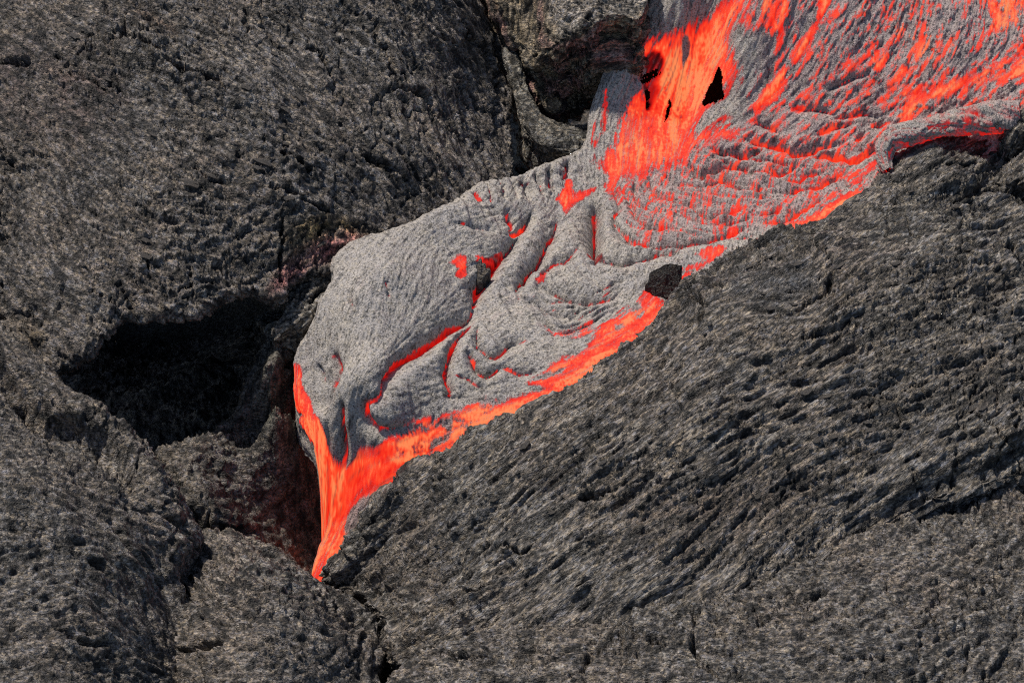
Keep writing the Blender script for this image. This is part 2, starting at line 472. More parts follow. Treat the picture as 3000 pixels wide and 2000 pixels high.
def rock_relief(s, amp=1.0, fibre=1.0, clump=1.0, flake=1.0, scale=1.0, flen=6):
    """weathered pahoehoe skin: fibres along the flow, clumps, lifted flakes, pits"""
    k = s.act; s.flen = flen
    x, y = s.PX_[k] / scale, s.PY_[k] / scale
    wx = x + 0.03 * fbm(x * 9, y * 9, s.seed + 1, 3); wy = y + 0.03 * fbm(x * 9, y * 9, s.seed + 2, 3)
    d = 0.030 * fbm(x * 2.2, y * 2.2, s.seed + 3, 3) + 0.012 * fbm(wx * 7, wy * 7, s.seed + 4, 3)
    patch = sstep(-0.35, 0.35, fbm(x * 2.7, y * 2.7, s.seed + 7, 3))
    g1 = s.fib(1, 2.2, flen)[k]; f1 = np.tanh(g1 * 0.9); f2 = np.tanh(s.fib(2, 1.2, flen * .6)[k] * 0.9); f3 = s.fib(3, 6.0, 44)[k]; f5 = s.fib(5, 15.0, 130)[k]
    d += fibre * (0.0050 * f1 * (0.6 + 0.6 * patch) + 0.0012 * f2 + 0.0060 * np.tanh(f3) + 0.010 * np.tanh(f5))
    d += clump * 0.016 * (billow(wx * 14, wy * 14, s.seed + 8, 3, .6) - .35) * (1.0 - 0.8 * patch)
    d += clump * 0.0085 * (billow(wx * 30, wy * 40, s.seed + 12, 2, .6) - .35)
    # lifted flakes: sharp-edged steps
    for sc_, a_, sd in ((6, .013, 9), (17, .009, 14)):
        q = fbm(wx * sc_, wy * sc_, s.seed + sd, 3, 0.55) * 3.0 + 0.35 * f3
        fr = q - np.floor(q)
        d += flake * a_ * (fr ** 3 - 0.25) * sstep(0.25, 0.6, fbm(x * 3, y * 3, s.seed + sd + 1, 2) + 0.32)
    # black slits between fibres, and a sparse net of cracks
    d -= 0.0130 * sstep(.9, 2.2, -g1) * fibre + 0.002 * sstep(.8, 1.8, -f3)
    for sc_, dp in ((2.6, .030), (6.5, .018)):
        c = np.abs(fbm(wx * sc_ + 3, wy * sc_ * .8, s.seed + 61, 4, .55)) + .03 * np.abs(f1)
        d -= flake * dp * sstep(.030 * sc_ / 2.6, .004, c) * sstep(-.05, .3, fbm(x * 1.9, y * 1.9, s.seed + 62, 2))
    d += 0.0005 * np.random.default_rng(s.seed).normal(size=d.shape).clip(-2, 2)
    s.disp[k] += d * amp

def cut(s, L, depth=0.03, width=5.0, lip=0.012, lipw=28.0, wob=16.0):
    """an open crack with one lifted side"""
    L = np.array(L, float)
    d, p = s.line(L, lipw * 2.5 + 20)
    near = d < 1e5
    if not hasattr(s, 'wob'): s.wob = s.fbm(26, s.seed + 77, 4, .65)
    d = np.where(near, np.abs(d + wob * s.wob), d)
    tp = np.sin(np.clip(p, 0, 1) * math.pi) ** 0.35
    s.disp -= depth * tp * np.exp(-(d / width) ** 2)
    s.disp += lip * tp * np.exp(-((d - width * 1.6) / lipw) ** 2) * (d > width)

def stain(s, L, soft, col, a):
    w = s.area(L, soft) * a
    w *= 0.55 + 0.45 * sstep(-0.4, 0.4, s.fbm(14, s.seed + 55, 4))
    s.stain[..., :3] = s.stain[..., :3] * (1 - w[..., None]) + np.array(col) * w[..., None]
    s.stain[..., 3] = np.maximum(s.stain[..., 3], w)

def roll(r, slope=0.15, depth=0.6):
    """round shoulder then a steep side"""
    a = [(0, 0, 0)]
    for k in range(1, 9):
        t = k / 8 * math.pi / 2 * 0.95
        a.append((r * t, r * math.sin(t), -r * (1 - math.cos(t))))
    t0, f0, g0 = a[-1]
    a.append((t0 + depth, f0 + slope * depth, g0 - depth))
    return a
def undercut(r, thick, back, down):
    a = roll(r, -0.1, thick)
    t, f, g = a[-1]
    a.append((t + back, f - back, g - down))
    return a

H_ROCK, H_FORE, H_LAVA = 3.5, 3.8, 2.5
# ------------------------------------------------------------------ ground under everything
def make_ground():
    n = 120
    X, Y = np.meshgrid(np.linspace(-40, 40, n), np.linspace(-30, 60, n))
    Z = -2.2 + 0.12 * fbm(X * 0.8, Y * 0.8, 3, 4)
    j, i = np.mgrid[0:n - 1, 0:n - 1]; k = (j * n + i).ravel()
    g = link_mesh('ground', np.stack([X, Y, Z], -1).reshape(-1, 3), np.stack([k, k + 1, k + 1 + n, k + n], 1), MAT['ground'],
                  None, {'stain': np.zeros((n * n, 4)), 'grain': np.full(n * n, .4)})
    tag(g, kind='structure')
make_ground()

# ------------------------------------------------------------------ the big mound, upper left
def make_mound():
    s = Lobe([(0, 0, .66), (300, 0, .70), (700, 0, .68), (1100, 0, .58), (1320, 0, .44), (1395, 0, .30),
              (0, 300, .50), (400, 300, .54), (800, 250, .54), (1100, 250, .44), (1300, 250, .30), (1440, 200, .06),
              (0, 600, .30), (300, 600, .36), (600, 550, .38), (900, 450, .38), (1200, 450, .30), (1400, 430, .13), (1480, 350, .02),
              (0, 850, .12), (200, 900, .17), (400, 880, .18), (600, 840, .18), (800, 790, .17), (1000, 680, .19), (1200, 600, .17), (1450, 510, .08),
              (100, 990, .08), (139, 1060, .02), (250, 1010, .10), (0, 908, .04), (700, 700, .26), (900, 760, .16),
              (-300, -300, .75), (700, -320, .80), (1300, -300, .55), (-300, 500, .30), (-300, 900, 0.0)],
             [(-420, -420), (1360, -420), (1395, 0), (1430, 80), (1460, 150), (1478, 250), (1485, 350), (1496, 420), (1500, 520), (1420, 590), (1250, 700),
              (1080, 790), (1000, 800), (930, 790), (860, 810), (826, 850), (813, 862), (765, 846), (736, 832), (708, 838), (684, 856), (646, 862), (607, 889), (564, 903), (507, 903),
              (450, 911), (406, 918), (354, 918), (330, 956), (287, 985), (249, 1018), (220, 1042), (182, 1056), (120, 1085), (40, 1040), (-60, 960), (-420, 940)],
             H_ROCK, undercut(0.022, 0.035, 0.5, 0.03), rag=0.008, seed=3,
             dirs=[(100, 100, -20), (400, 300, -32), (700, 450, -35), (100, 600, -50), (400, 700, -15), (700, 750, -5), (1000, 200, -50), (1200, 300, -65), (1000, 600, -35), (900, 720, 20)])
    rock_relief(s, 1.0, .85, .65, 1.2, 1.0, 8)
    # rough ridge running down the mound
    d, p = s.line([(330, 0), (480, 160), (650, 260), (760, 380), (800, 480), (860, 560), (900, 620)], 260)
    k = np.exp(-(d / 95) ** 2)
    s.disp += 0.035 * k + 0.022 * k * s.fbm(16, 93, 4, 0.65) + 0.012 * k * np.abs(s.fbm(30, 94, 3))
    for L, dp in (([(440, 165), (500, 190), (540, 215), (600, 235), (640, 255), (662, 272)], .05),
                  ([(380, 110), (430, 140), (480, 170)], .03),
                  ([(570, 490), (600, 520), (630, 535), (650, 540)], .035),
                  ([(820, 450), (860, 480), (905, 510)], .04), ([(780, 560), (850, 580), (900, 610), (960, 630)], .03),
                  ([(1045, 30), (1085, 55), (1100, 100), (1095, 125), (1120, 150), (1135, 200), (1150, 235), (1165, 265), (1210, 275), (1250, 300), (1275, 345), (1290, 350)], .045),
                  ([(900, 130), (940, 150), (960, 190), (985, 235)], .035), ([(1240, 90), (1290, 120), (1345, 140)], .03),
                  ([(1330, 0), (1345, 60), (1370, 110), (1400, 160), (1420, 210)], .06), ([(1320, 215), (1345, 240), (1360, 265)], .05),
                  ([(1060, 450), (1110, 475), (1160, 500), (1190, 520)], .035), ([(0, 180), (50, 185), (90, 180)], .03),
                  ([(820, 640), (823, 700), (818, 760), (822, 830)], .04), ([(1430, 90), (1440, 200), (1450, 300), (1465, 380)], .04),
                  ([(0, 830), (20, 880), (40, 930)], .03), ([(270, 850), (320, 880), (350, 900)], .02), ([(415, 745), (430, 770), (437, 790)], .03)):
        cut(s, L, dp * 1.5, 5.0, 0.020, 34)
    stain(s, [(-50, 150), (250, 120), (380, 260), (330, 420), (120, 420), (-50, 330)], 130, (0.085, 0.055, 0.048), .8)
    stain(s, [(375, 15), (440, 40), (520, 90), (480, 115), (410, 70)], 26, (0.13, 0.07, 0.035), .8)
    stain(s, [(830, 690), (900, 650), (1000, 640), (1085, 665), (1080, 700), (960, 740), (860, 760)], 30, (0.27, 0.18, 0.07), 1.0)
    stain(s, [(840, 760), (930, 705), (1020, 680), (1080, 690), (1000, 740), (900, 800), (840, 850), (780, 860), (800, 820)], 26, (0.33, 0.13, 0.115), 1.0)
    stain(s, [(30, 930), (110, 930), (150, 1000), (100, 1030)], 35, (0.11, 0.075, 0.03), .7)
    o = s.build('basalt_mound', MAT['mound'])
    tag(o, 'broad dark grey basalt mound with long cracks overhanging the black cave', 'lava rock')
    return s, o
MOUND = make_mound()

# ------------------------------------------------------------------ cave floor and hollow in front of it
def make_hollow():
    s = Lobe([(300, 1380, -.40), (760, 1000, -.2), (840, 940, -.13),
              (421, 1310, -.33), (480, 1292, -.28), (560, 1272, -.26), (620, 1235, -.26), (690, 1150, -.25), (746, 1100, -.22),
              (560, 1400, -.24), (490, 1380, -.24), (640, 1330, -.29), (760, 1330, -.50), (850, 1400, -.64), (900, 1600, -.75), (940, 1720, -.82),
              (700, 1500, -.42), (800, 1650, -.6), (620, 1540, -.34), (560, 1500, -.3), (800, 1060, -.07), (850, 1120, -.10), (800, 1150, -.15), (840, 1200, -.21), (780, 1225, -.30), (870, 1270, -.36), (910, 1330, -.52), (950, 1450, -.70),
              (820, 985, -.12), (890, 985, -.12), (1000, 1000, -.18), (1100, 1500, -.85), (700, 1250, -.36), (400, 1500, -.5), (600, 1700, -.6), (900, 1900, -1.0)],
             [(300, 1390), (421, 1322), (480, 1296), (560, 1276), (625, 1238), (680, 1170), (717, 1125), (742, 1085), (765, 1040), (789, 1000), (840, 965), (920, 930), (1080, 900), (1060, 1150), (1120, 1400), (1120, 1800), (900, 1900), (600, 1850), (380, 1600), (260, 1450)],
             4.0, roll(.05, -.1, .6), rag=0.02, seed=7, lam=1e-3,
             dirs=[(450, 1150, 12), (600, 1300, -10), (700, 1450, -25), (850, 1100, 70), (800, 1500, 20)])
    rock_relief(s, 1.0, 0.7, 1.15, 0.9)
    cut(s, [(840, 1120), (830, 1090), (850, 1070), (880, 1062), (890, 1050)], .05, 7, .015)
    cut(s, [(640, 1545), (680, 1552), (720, 1560), (755, 1572)], .05, 7, .02)
    stain(s, [(600, 1420), (800, 1450), (900, 1600), (850, 1700), (620, 1560)], 80, (0.062, 0.048, 0.044), .5)
    stain(s, [(780, 1000), (880, 1000), (880, 1250), (800, 1300), (740, 1150)], 60, (0.10, 0.10, 0.07), .8)
    stain(s, [(542, 1520), (556, 1518), (566, 1555), (550, 1560)], 10, (0.16, 0.03, 0.02), .9)
    o = s.build('rock_hollow', MAT['hollow'])
    tag(o, 'dark brown rock hollow dropping from the black cave to the lava tip', 'lava rock')
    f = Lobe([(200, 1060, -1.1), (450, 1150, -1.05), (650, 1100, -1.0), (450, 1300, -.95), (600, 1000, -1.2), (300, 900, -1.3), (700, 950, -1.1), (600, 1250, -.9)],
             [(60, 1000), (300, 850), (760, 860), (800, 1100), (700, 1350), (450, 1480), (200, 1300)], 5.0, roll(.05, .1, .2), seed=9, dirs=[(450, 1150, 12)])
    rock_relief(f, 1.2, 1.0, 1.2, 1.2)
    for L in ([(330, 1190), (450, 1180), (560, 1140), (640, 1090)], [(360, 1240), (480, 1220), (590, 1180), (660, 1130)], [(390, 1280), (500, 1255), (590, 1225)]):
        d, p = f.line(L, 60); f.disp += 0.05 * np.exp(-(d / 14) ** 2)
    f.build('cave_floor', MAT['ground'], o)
make_hollow()

def make_pit():
    s = Lobe([(1450, 100, -.45), (1700, 100, -.45), (1500, 450, -.4), (1750, 450, -.4), (1600, 300, -.5)],
             [(1330, -200), (1900, -200), (1900, 450), (1750, 620), (1450, 620), (1380, 300)], 6.0, roll(.05, .3, .2), seed=15, dirs=[(1500, 300, -60)])
    rock_relief(s, 1.2)
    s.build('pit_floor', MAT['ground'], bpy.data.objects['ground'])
make_pit()

def make_cave_wall():
    n, m = 90, 40
    x = np.linspace(-2.7, -.45, n); t = np.linspace(0, 1, m)
    y = 1.30 - 1.1 * np.clip((x + 1.3) / .85, 0, 1) ** 2 + .05 * fbm(x * 3, x * 0, 5, 3)
    top = MOUND[0].tps(x, y) - .05
    Z = -2.3 + (top + 2.3)[None] * t[:, None]
    Y = y[None] + .12 * np.sin(t[:, None] * 3.1) + .04 * fbm(x[None] * 6 + 0 * Z, Z * 6, 8, 4); X = x[None] + 0 * Z
    j, i = np.mgrid[0:m - 1, 0:n - 1]; k = (j * n + i).ravel()
    o = link_mesh('cave_wall', np.stack([X, Y, Z], -1).reshape(-1, 3), np.stack([k, k + 1, k + 1 + n, k + n], 1), MAT['hollow'], MOUND[1], {'stain': np.zeros((n * m, 4)), 'grain': np.full(n * m, .4)})
make_cave_wall()

def make_slab():
    s = Lobe([(850, 850, 0.07), (950, 800, .10), (900, 930, .02), (985, 745, .13), (830, 900, .04), (1050, 850, .05), (1000, 950, -.02), (870, 790, .11)],
             [(828, 815), (862, 790), (905, 770), (1000, 732), (1080, 780), (1080, 930), (960, 960), (923, 927), (908, 944), (875, 957), (851, 943), (808, 976), (794, 956), (797, 940), (822, 918), (828, 870)],
             3.2, undercut(.02, .08, .25, .05), rag=0.010, seed=13, dirs=[(900, 850, 35)])
    rock_relief(s, 1.0, .9, 1.0, 1.3)
    cut(s, [(900, 880), (925, 865), (945, 850)], .03, 4)
    cut(s, [(830, 890), (860, 870), (890, 872)], .02, 4)
    o = s.build('rock_slab', MAT['slab'])
    tag(o, 'small grey-green broken rock slab wedged between orange-stained rock and grey lava lobe', 'lava rock')
make_slab()

# ------------------------------------------------------------------ rocks at the top, behind
def make_block():
    s = Lobe([(1650, 0, .52), (1800, 0, .55), (1700, 60, .50), (1636, 118, .42), (1600, 0, .46), (1545, 60, .32), (1500, 0, .36), (1520, 120, .25), (1580, 140, .30),
              (1700, -200, .68), (1880, -100, .60), (1480, -200, .5)],
             [(1425, -300), (1440, 0), (1455, 22), (1483, 38), (1490, 66), (1500, 104), (1528, 130), (1560, 165), (1600, 150), (1636, 120), (1656, 107), (1707, 87), (1758, 64), (1809, 41), (1890, 30), (1920, -300)],
             3.2, [(0, 0, 0), (.02, .012, -.006), (.05, .012, -.035), (.16, -.03, -.14), (.24, .0, -.21), (.30, .015, -.27), (.40, -.05, -.36), (.62, -.12, -.55)],
             rag=0.012, seed=17, dirs=[(1700, 30, -8), (1540, 100, 80), (1650, 200, 15)])
    rock_relief(s, 1.1, .8, 1.0, 1.2)
    t = sstep(0.0, .05, s.D)
    s.disp += t * 0.03 * s.fbm(12, 71, 3) + t * .02 * fbm(s.D * 40, s.PX_ * 4, 72, 3)
    # reddish-brown broken inside of the block
    w = np.maximum(sstep(0.0, .04, s.D), s.area([(1430, -60), (1600, -60), (1610, 30), (1640, 125), (1560, 180), (1480, 120)], 12))
    n = sstep(-.25, .25, fbm(s.PX_ * 8, s.PY_ * 8 + s.D * 20, 73, 3))[..., None]
    s.stain[..., :3] = np.array((0.15, 0.065, 0.055)) * n + np.array((0.14, 0.105, 0.06)) * (1 - n)
    s.stain[..., 3] = w * .9
    o = s.build('rock_block', MAT['block'])
    tag(o, 'broken block with pale grey top and reddish-brown underside beside the lava curtain', 'lava rock')
make_block()

def make_elbow():
    s = Lobe([(1490, 140, .16), (1512, 240, .12), (1560, 340, .08), (1650, 390, .05), (1760, 380, .04), (1540, 300, .1), (1600, 370, .06)],
             [(1462, 135), (1485, 112), (1512, 118), (1532, 150), (1545, 210), (1572, 262), (1622, 312), (1700, 325), (1790, 330), (1800, 420), (1730, 450), (1659, 440), (1592, 428), (1525, 372), (1497, 306), (1488, 230)],
             3.5, roll(.06, .05, .22), rag=0.010, seed=19, dirs=[(1510, 200, -75), (1560, 330, -50), (1680, 400, 5)])
    d, p = s.line([(1490, 140), (1512, 230), (1545, 320), (1610, 375), (1700, 390), (1780, 385)], 120)
    s.disp -= .07 * (1 - np.exp(-(d / 55) ** 2))
    rock_relief(s, 1.0, .9, 1.1, .7)
    o = s.build('rock_toe', MAT['slab'])
    tag(o, 'curved finger of grey rock bending below the broken block', 'lava rock')
make_elbow()

def make_boulders():
    s = Lobe([(3000, 470, .26), (2930, 500, .18), (3200, 450, .28), (2960, 540, .12), (3200, 570, .1), (3000, 420, .26)],
             [(3330, 380), (3000, 414), (2948, 438), (2914, 476), (2886, 520), (2920, 548), (3000, 566), (3330, 590)], 3.4, roll(.05, .1, .4), seed=23, dirs=[(3000, 480, 40)])
    rock_relief(s)
    tag(s.build('boulder', MAT['slope']), 'small rounded grey boulder cut by the right edge below the lava rope', 'lava rock')
    s = Lobe([(3000, 330, .36), (3200, 300, .4), (2975, 380, .28), (3200, 400, .3)],
             [(3330, 190), (3040, 262), (2992, 280), (2966, 310), (2962, 370), (2970, 420), (3330, 430)], 3.4, roll(.04, .05, .4), seed=29, dirs=[(3000, 350, 60)])
    rock_relief(s)
    tag(s.build('boulder', MAT['slope']), 'grey boulder at the right edge where the glowing rope ends', 'lava rock')
make_boulders()

# ------------------------------------------------------------------ the big slope, lower right
def make_slope():
    edge = [(972, 1663), (978, 1637), (1018, 1613), (1044, 1571), (1083, 1514), (1098, 1487), (1121, 1445), (1159, 1422), (1197, 1392), (1248, 1357), (1284, 1339), (1347, 1303), (1396, 1270), (1450, 1250), (1510, 1212), (1576, 1175),
            (1628, 1150), (1684, 1114), (1722, 1091), (1781, 1050), (1824, 1015), (1867, 995), (1892, 962), (1925, 914), (1956, 878), (1992, 845), (2028, 809), (2058, 784), (2099, 758), (2147, 735), (2227, 702), (2279, 674), (2319, 665), (2381, 655), (2444, 634),
            (2488, 609), (2513, 586), (2529, 555), (2546, 542), (2585, 509), (2623, 476), (2676, 442), (2727, 416), (2778, 400), (2880, 394), (2980, 400), (3330, 420)]
    s = Lobe([(985, 1645, -.46), (1044, 1571, -.38), (1121, 1445, -.22), (1248, 1357, -.11), (1396, 1270, -.02), (1576, 1175, .05), (1722, 1091, .08), (1850, 1004, .10), (1956, 878, .13), (2058, 784, .15),
              (2227, 702, .17), (2381, 655, .18), (2513, 586, .20), (2623, 476, .20), (2778, 400, .21), (2948, 394, .20),
              (1200, 1600, -.24), (1400, 1450, .0), (1700, 1300, .14), (2000, 1050, .21), (2150, 820, .24), (2300, 900, .27), (2600, 700, .27), (2900, 700, .26), (2950, 570, .14), (2860, 500, .16), (2780, 450, .24), (3000, 900, .22), (2900, 1200, .17), (2700, 1330, .13), (2960, 1330, .12),
              (2960, 1395, .05), (2650, 1490, .02), (2400, 1600, .0), (2000, 1600, .05), (1600, 1650, -.05), (1300, 1800, -.2), (1120, 1760, -.42), (1040, 1700, -.50), (2000, 1900, -.05), (2800, 1900, -.25), (3300, 700, .2), (3300, 1300, .05), (3300, 420, .2)],
             edge + [(3330, 1330), (3000, 1394), (2883, 1420), (2768, 1458), (2654, 1504), (2577, 1548), (2450, 1620), (2300, 1700), (2000, 1780), (1700, 1850), (1400, 1950), (1200, 1960), (1140, 1890), (1110, 1800), (1040, 1740), (985, 1700)],
             H_ROCK, roll(.035, -.05, .28), rag=0.011, seed=31,
             dirs=[(1100, 1550, 45), (1400, 1350, 40), (1700, 1200, 38), (1900, 1050, 45), (2000, 850, 40), (2250, 760, 15), (2300, 850, -10), (2450, 800, 45), (2600, 650, 5), (2700, 480, 30), (2850, 800, 10), (2600, 950, 25), (2200, 1200, 30), (2800, 1200, 20), (1800, 1500, 35), (2300, 1500, 35), (2750, 1400, 25), (1300, 1650, 40), (1200, 1800, 25)])
    rock_relief(s, 1.1, 1.25, 0.9, 1.2, 1.0, 15)
    # coarse folds along the flow
    f = s.fib(9, 11.0, 60)
    s.disp += 0.008 * np.tanh(f)
    for L, dp, w in (([(2040, 800), (2020, 850), (2060, 900), (2040, 940)], .05, 10), ([(2090, 770), (2180, 730), (2280, 700), (2380, 720), (2440, 770)], .04, 9),
                     ([(2270, 930), (2350, 900), (2420, 850), (2440, 790)], .045, 8), ([(2000, 860), (2060, 830), (2120, 850)], .04, 9),
                     ([(2800, 590), (2860, 560), (2920, 555), (3000, 572)], .07, 10), ([(2770, 470), (2830, 490), (2870, 530)], .05, 8), ([(2930, 680), (2970, 740), (3000, 760)], .05, 9),
                     ([(1690, 1460), (1740, 1450), (1790, 1430)], .06, 12), ([(1480, 1590), (1530, 1620), (1560, 1590)], .05, 10), ([(1340, 1720), (1400, 1740), (1430, 1710)], .05, 9),
                     ([(2990, 1220), (2950, 1290), (2900, 1310)], .03, 6), ([(2300, 640), (2370, 680), (2450, 680)], .02, 6),
                     ([(1260, 1420), (1330, 1400), (1390, 1350)], .03, 7), ([(2340, 1000), (2420, 980), (2500, 930)], .03, 7)):
        cut(s, L, dp * 1.2, w * .62, .016, 34)
    stain(s, [(1850, 1470), (2150, 1380), (2400, 1420), (2250, 1540), (1950, 1600)], 90, (0.085, 0.056, 0.042), .6)
    stain(s, [(2150, 780), (2300, 750), (2400, 820), (2300, 890), (2150, 870)], 50, (0.075, 0.08, 0.09), .7)
    stain(s, [(2550, 1120), (2850, 1050), (3000, 1150), (2800, 1250), (2600, 1220)], 100, (0.085, 0.075, 0.06), .6)
    o = s.build('basalt_slope', MAT['slope'])
    tag(o, 'large fibrous grey-brown rock slope filling the lower right beside the lava', 'lava rock')
    return s, o
SLOPE = make_slope()

def make_shelf():
    s = Lobe([(2577, 1560, -.02), (2883, 1440, -.02), (3000, 1420, -.02), (2700, 1650, .03), (2300, 1720, .02), (1900, 1780, -.02), (1400, 1900, -.13), (1150, 1950, -.3), (2500, 2000, .06), (3000, 1750, .05),
              (1500, 2100, -.12), (2500, 2300, .03), (3300, 1700, .03), (3300, 2200, 0.), (3300, 1380, -.1), (2400, 1450, -.22), (2000, 1550, -.18)],
             [(3330, 1290), (3000, 1380), (2883, 1400), (2768, 1430), (2600, 1500), (2450, 1560), (2300, 1605), (2150, 1640), (2000, 1680), (1850, 1710), (1700, 1745), (1550, 1790), (1400, 1850), (1280, 1895), (1170, 1940), (1120, 2010), (1110, 2330), (3330, 2330)],
             H_FORE, roll(.05, .1, .4), rag=0.02, seed=37, dirs=[(1400, 1950, 10), (2000, 1850, 5), (2600, 1700, 20), (2900, 1600, 25), (2500, 1950, 20)])
    rock_relief(s, 1.25, .8, 1.3, 1.1, 1.1)
    for L, dp, w in (([(1990, 1760), (2040, 1830), (2030, 1900), (2070, 1960), (2120, 1990)], .04, 8), ([(1270, 1900), (1350, 1930), (1430, 1920)], .05, 10), ([(1810, 1840), (1870, 1870), (1940, 1880)], .04, 7), ([(2400, 1900), (2480, 1940), (2560, 1930)], .035, 7)):
        cut(s, L, dp * 1.2, w * .62, .016, 34)
    o = s.build('rock_shelf', MAT['fore'])
    tag(o, 'grainy rock shelf along the bottom right below a dark crack', 'lava rock')
make_shelf()

# ------------------------------------------------------------------ foreground, lower left
def make_rim():
    s = Lobe([(0, 937, .12), (139, 1076, .10), (268, 1176, .05), (421, 1310, -.03), (525, 1444, -.10), (575, 1543, -.19),
              (48, 1166, .08), (191, 1257, .02), (300, 1310, -.01), (60, 1060, .14), (220, 1200, .08),
              (0, 1250, .14), (150, 1350, .16), (300, 1480, .09), (400, 1640, -.04), (470, 1720, -.18), (515, 1850, -.25), (100, 1600, .22), (300, 1800, .10), (0, 1800, .22), (440, 1930, -.12), (200, 2100, .2),
              (-300, 1000, .2), (-300, 1500, .28), (-300, 2200, .2), (500, 2200, -.15), (440, 1500, -.04)],
             [(-420, 780), (-100, 880), (0, 937), (48, 999), (139, 1076), (191, 1128), (268, 1176), (306, 1200), (335, 1238), (383, 1276), (421, 1310), (459, 1377), (525, 1444), (558, 1510), (572, 1545), (540, 1590), (500, 1640), (500, 1720), (522, 1800), (535, 1860), (530, 2330), (-420, 2330)],
             H_FORE, roll(.05, -.05, .5), rag=0.010, seed=41,
             dirs=[(80, 1050, -45), (250, 1200, -45), (420, 1380, -40), (100, 1350, -15), (300, 1550, -30), (450, 1750, -60), (100, 1750, 20), (300, 1900, -35)])
    rock_relief(s, 1.2, .9, 1.25, 1.0, 1.1)
    d, p = s.line([(-60, 1080), (0, 1104), (48, 1166), (120, 1243), (191, 1257), (263, 1290), (330, 1340), (400, 1410)], 120)
    s.disp -= .085 * np.exp(-(d / 30) ** 2)
    d, p = s.line([(-60, 1000), (60, 1070), (200, 1185), (330, 1275), (430, 1390), (500, 1480)], 120)
    s.disp += .035 * np.exp(-(d / 38) ** 2)
    for L, dp, w in (([(321, 1521), (350, 1580), (387, 1632), (430, 1680), (470, 1730)], .06, 11), ([(440, 1500), (480, 1530), (520, 1560)], .06, 9), ([(0, 1150), (50, 1175), (90, 1215)], .04, 8),
                     ([(220, 1620), (260, 1640), (330, 1700)], .03, 9), ([(160, 1850), (220, 1880), (320, 1890)], .05, 12)):
        cut(s, L, dp * 1.2, w * .62, .016, 34)
    o = s.build('rock_mass', MAT['fore'])
    tag(o, 'rounded rough rock mass with a rolled rim in the bottom left corner', 'lava rock')
make_rim()

def make_dome():
    s = Lobe([(481, 1626, -.34), (608, 1571, -.30), (746, 1576, -.33), (857, 1659, -.36), (967, 1709, -.39), (1095, 1786, -.45), (1111, 1831, -.48), (700, 1690, -.14), (600, 1740, -.14), (900, 1800, -.16), (1000, 1850, -.24), (535, 1800, -.26), (520, 1900, -.3),
              (750, 1900, -.06), (1089, 1936, -.40), (700, 2150, -.02), (1000, 2200, -.25), (500, 2200, -.25)],
             [(470, 1640), (510, 1612), (553, 1598), (608, 1571), (663, 1563), (746, 1576), (796, 1610), (857, 1659), (912, 1698), (967, 1709), (1050, 1742), (1095, 1786), (1111, 1831), (1122, 1886), (1092, 1936), (1085, 2000), (1085, 2330), (480, 2330), (490, 1900), (480, 1760)],
             H_FORE, roll(.06, .0, .45), rag=0.012, seed=43, dirs=[(600, 1650, -10), (800, 1700, -20), (950, 1800, -30), (700, 1900, 15), (1050, 1900, 60), (550, 1850, -60)])
    rock_relief(s, 1.25, .9, 1.2, 1.2, 1.1)
    for L, dp, w in (([(520, 1920), (600, 1905), (660, 1890)], .07, 12), ([(830, 1680), (845, 1690), (858, 1700)], .05, 8), ([(470, 1680), (520, 1685), (570, 1665)], .05, 9), ([(1010, 1960), (1050, 1900), (1070, 1850)], .05, 10), ([(630, 1555), (690, 1562), (740, 1575)], .03, 6)):
        cut(s, L, dp * 1.2, w * .62, .016, 34)
    o = s.build('rock_dome', MAT['fore'])
    tag(o, 'low domed rock at the bottom centre in front of the lava tip', 'lava rock')
make_dome()

# ------------------------------------------------------------------ the lava
LAVA_OUT = [(1813, -60), (1813, 51), (1793, 122), (1788, 173), (1767, 230), (1739, 293), (1729, 344), (1714, 400), (1675, 433), (1640, 452), (1600, 466), (1565, 480), (1524, 495), (1496, 503), (1453, 510), (1415, 516), (1389, 526), (1364, 554), (1333, 574), (1300, 587),
            (1230, 620), (1156, 655), (1118, 673), (1072, 686), (1029, 706), (993, 734), (980, 762), (985, 803), (962, 839), (939, 887), (921, 931), (891, 979), (873, 1020), (873, 1060), (875, 1128), (883, 1184), (909, 1230), (944, 1288), (939, 1321), (955, 1342), (962, 1383),
            (964, 1403), (960, 1460), (977, 1506), (964, 1548), (945, 1594), (930, 1656), (915, 1710), (930, 1760), (1000, 1760), (1060, 1680), (1120, 1600), (1170, 1520), (1250, 1440), (1400, 1350), (1600, 1250), (1780, 1130), (1930, 1020), (2030, 900), (2150, 800), (2300, 730), (2450, 720), (2580, 680),
            (2680, 600), (2760, 540), (2860, 480), (2960, 460), (3020, 420), (3040, 320), (3330, 260), (3330, -330), (1813, -330)]
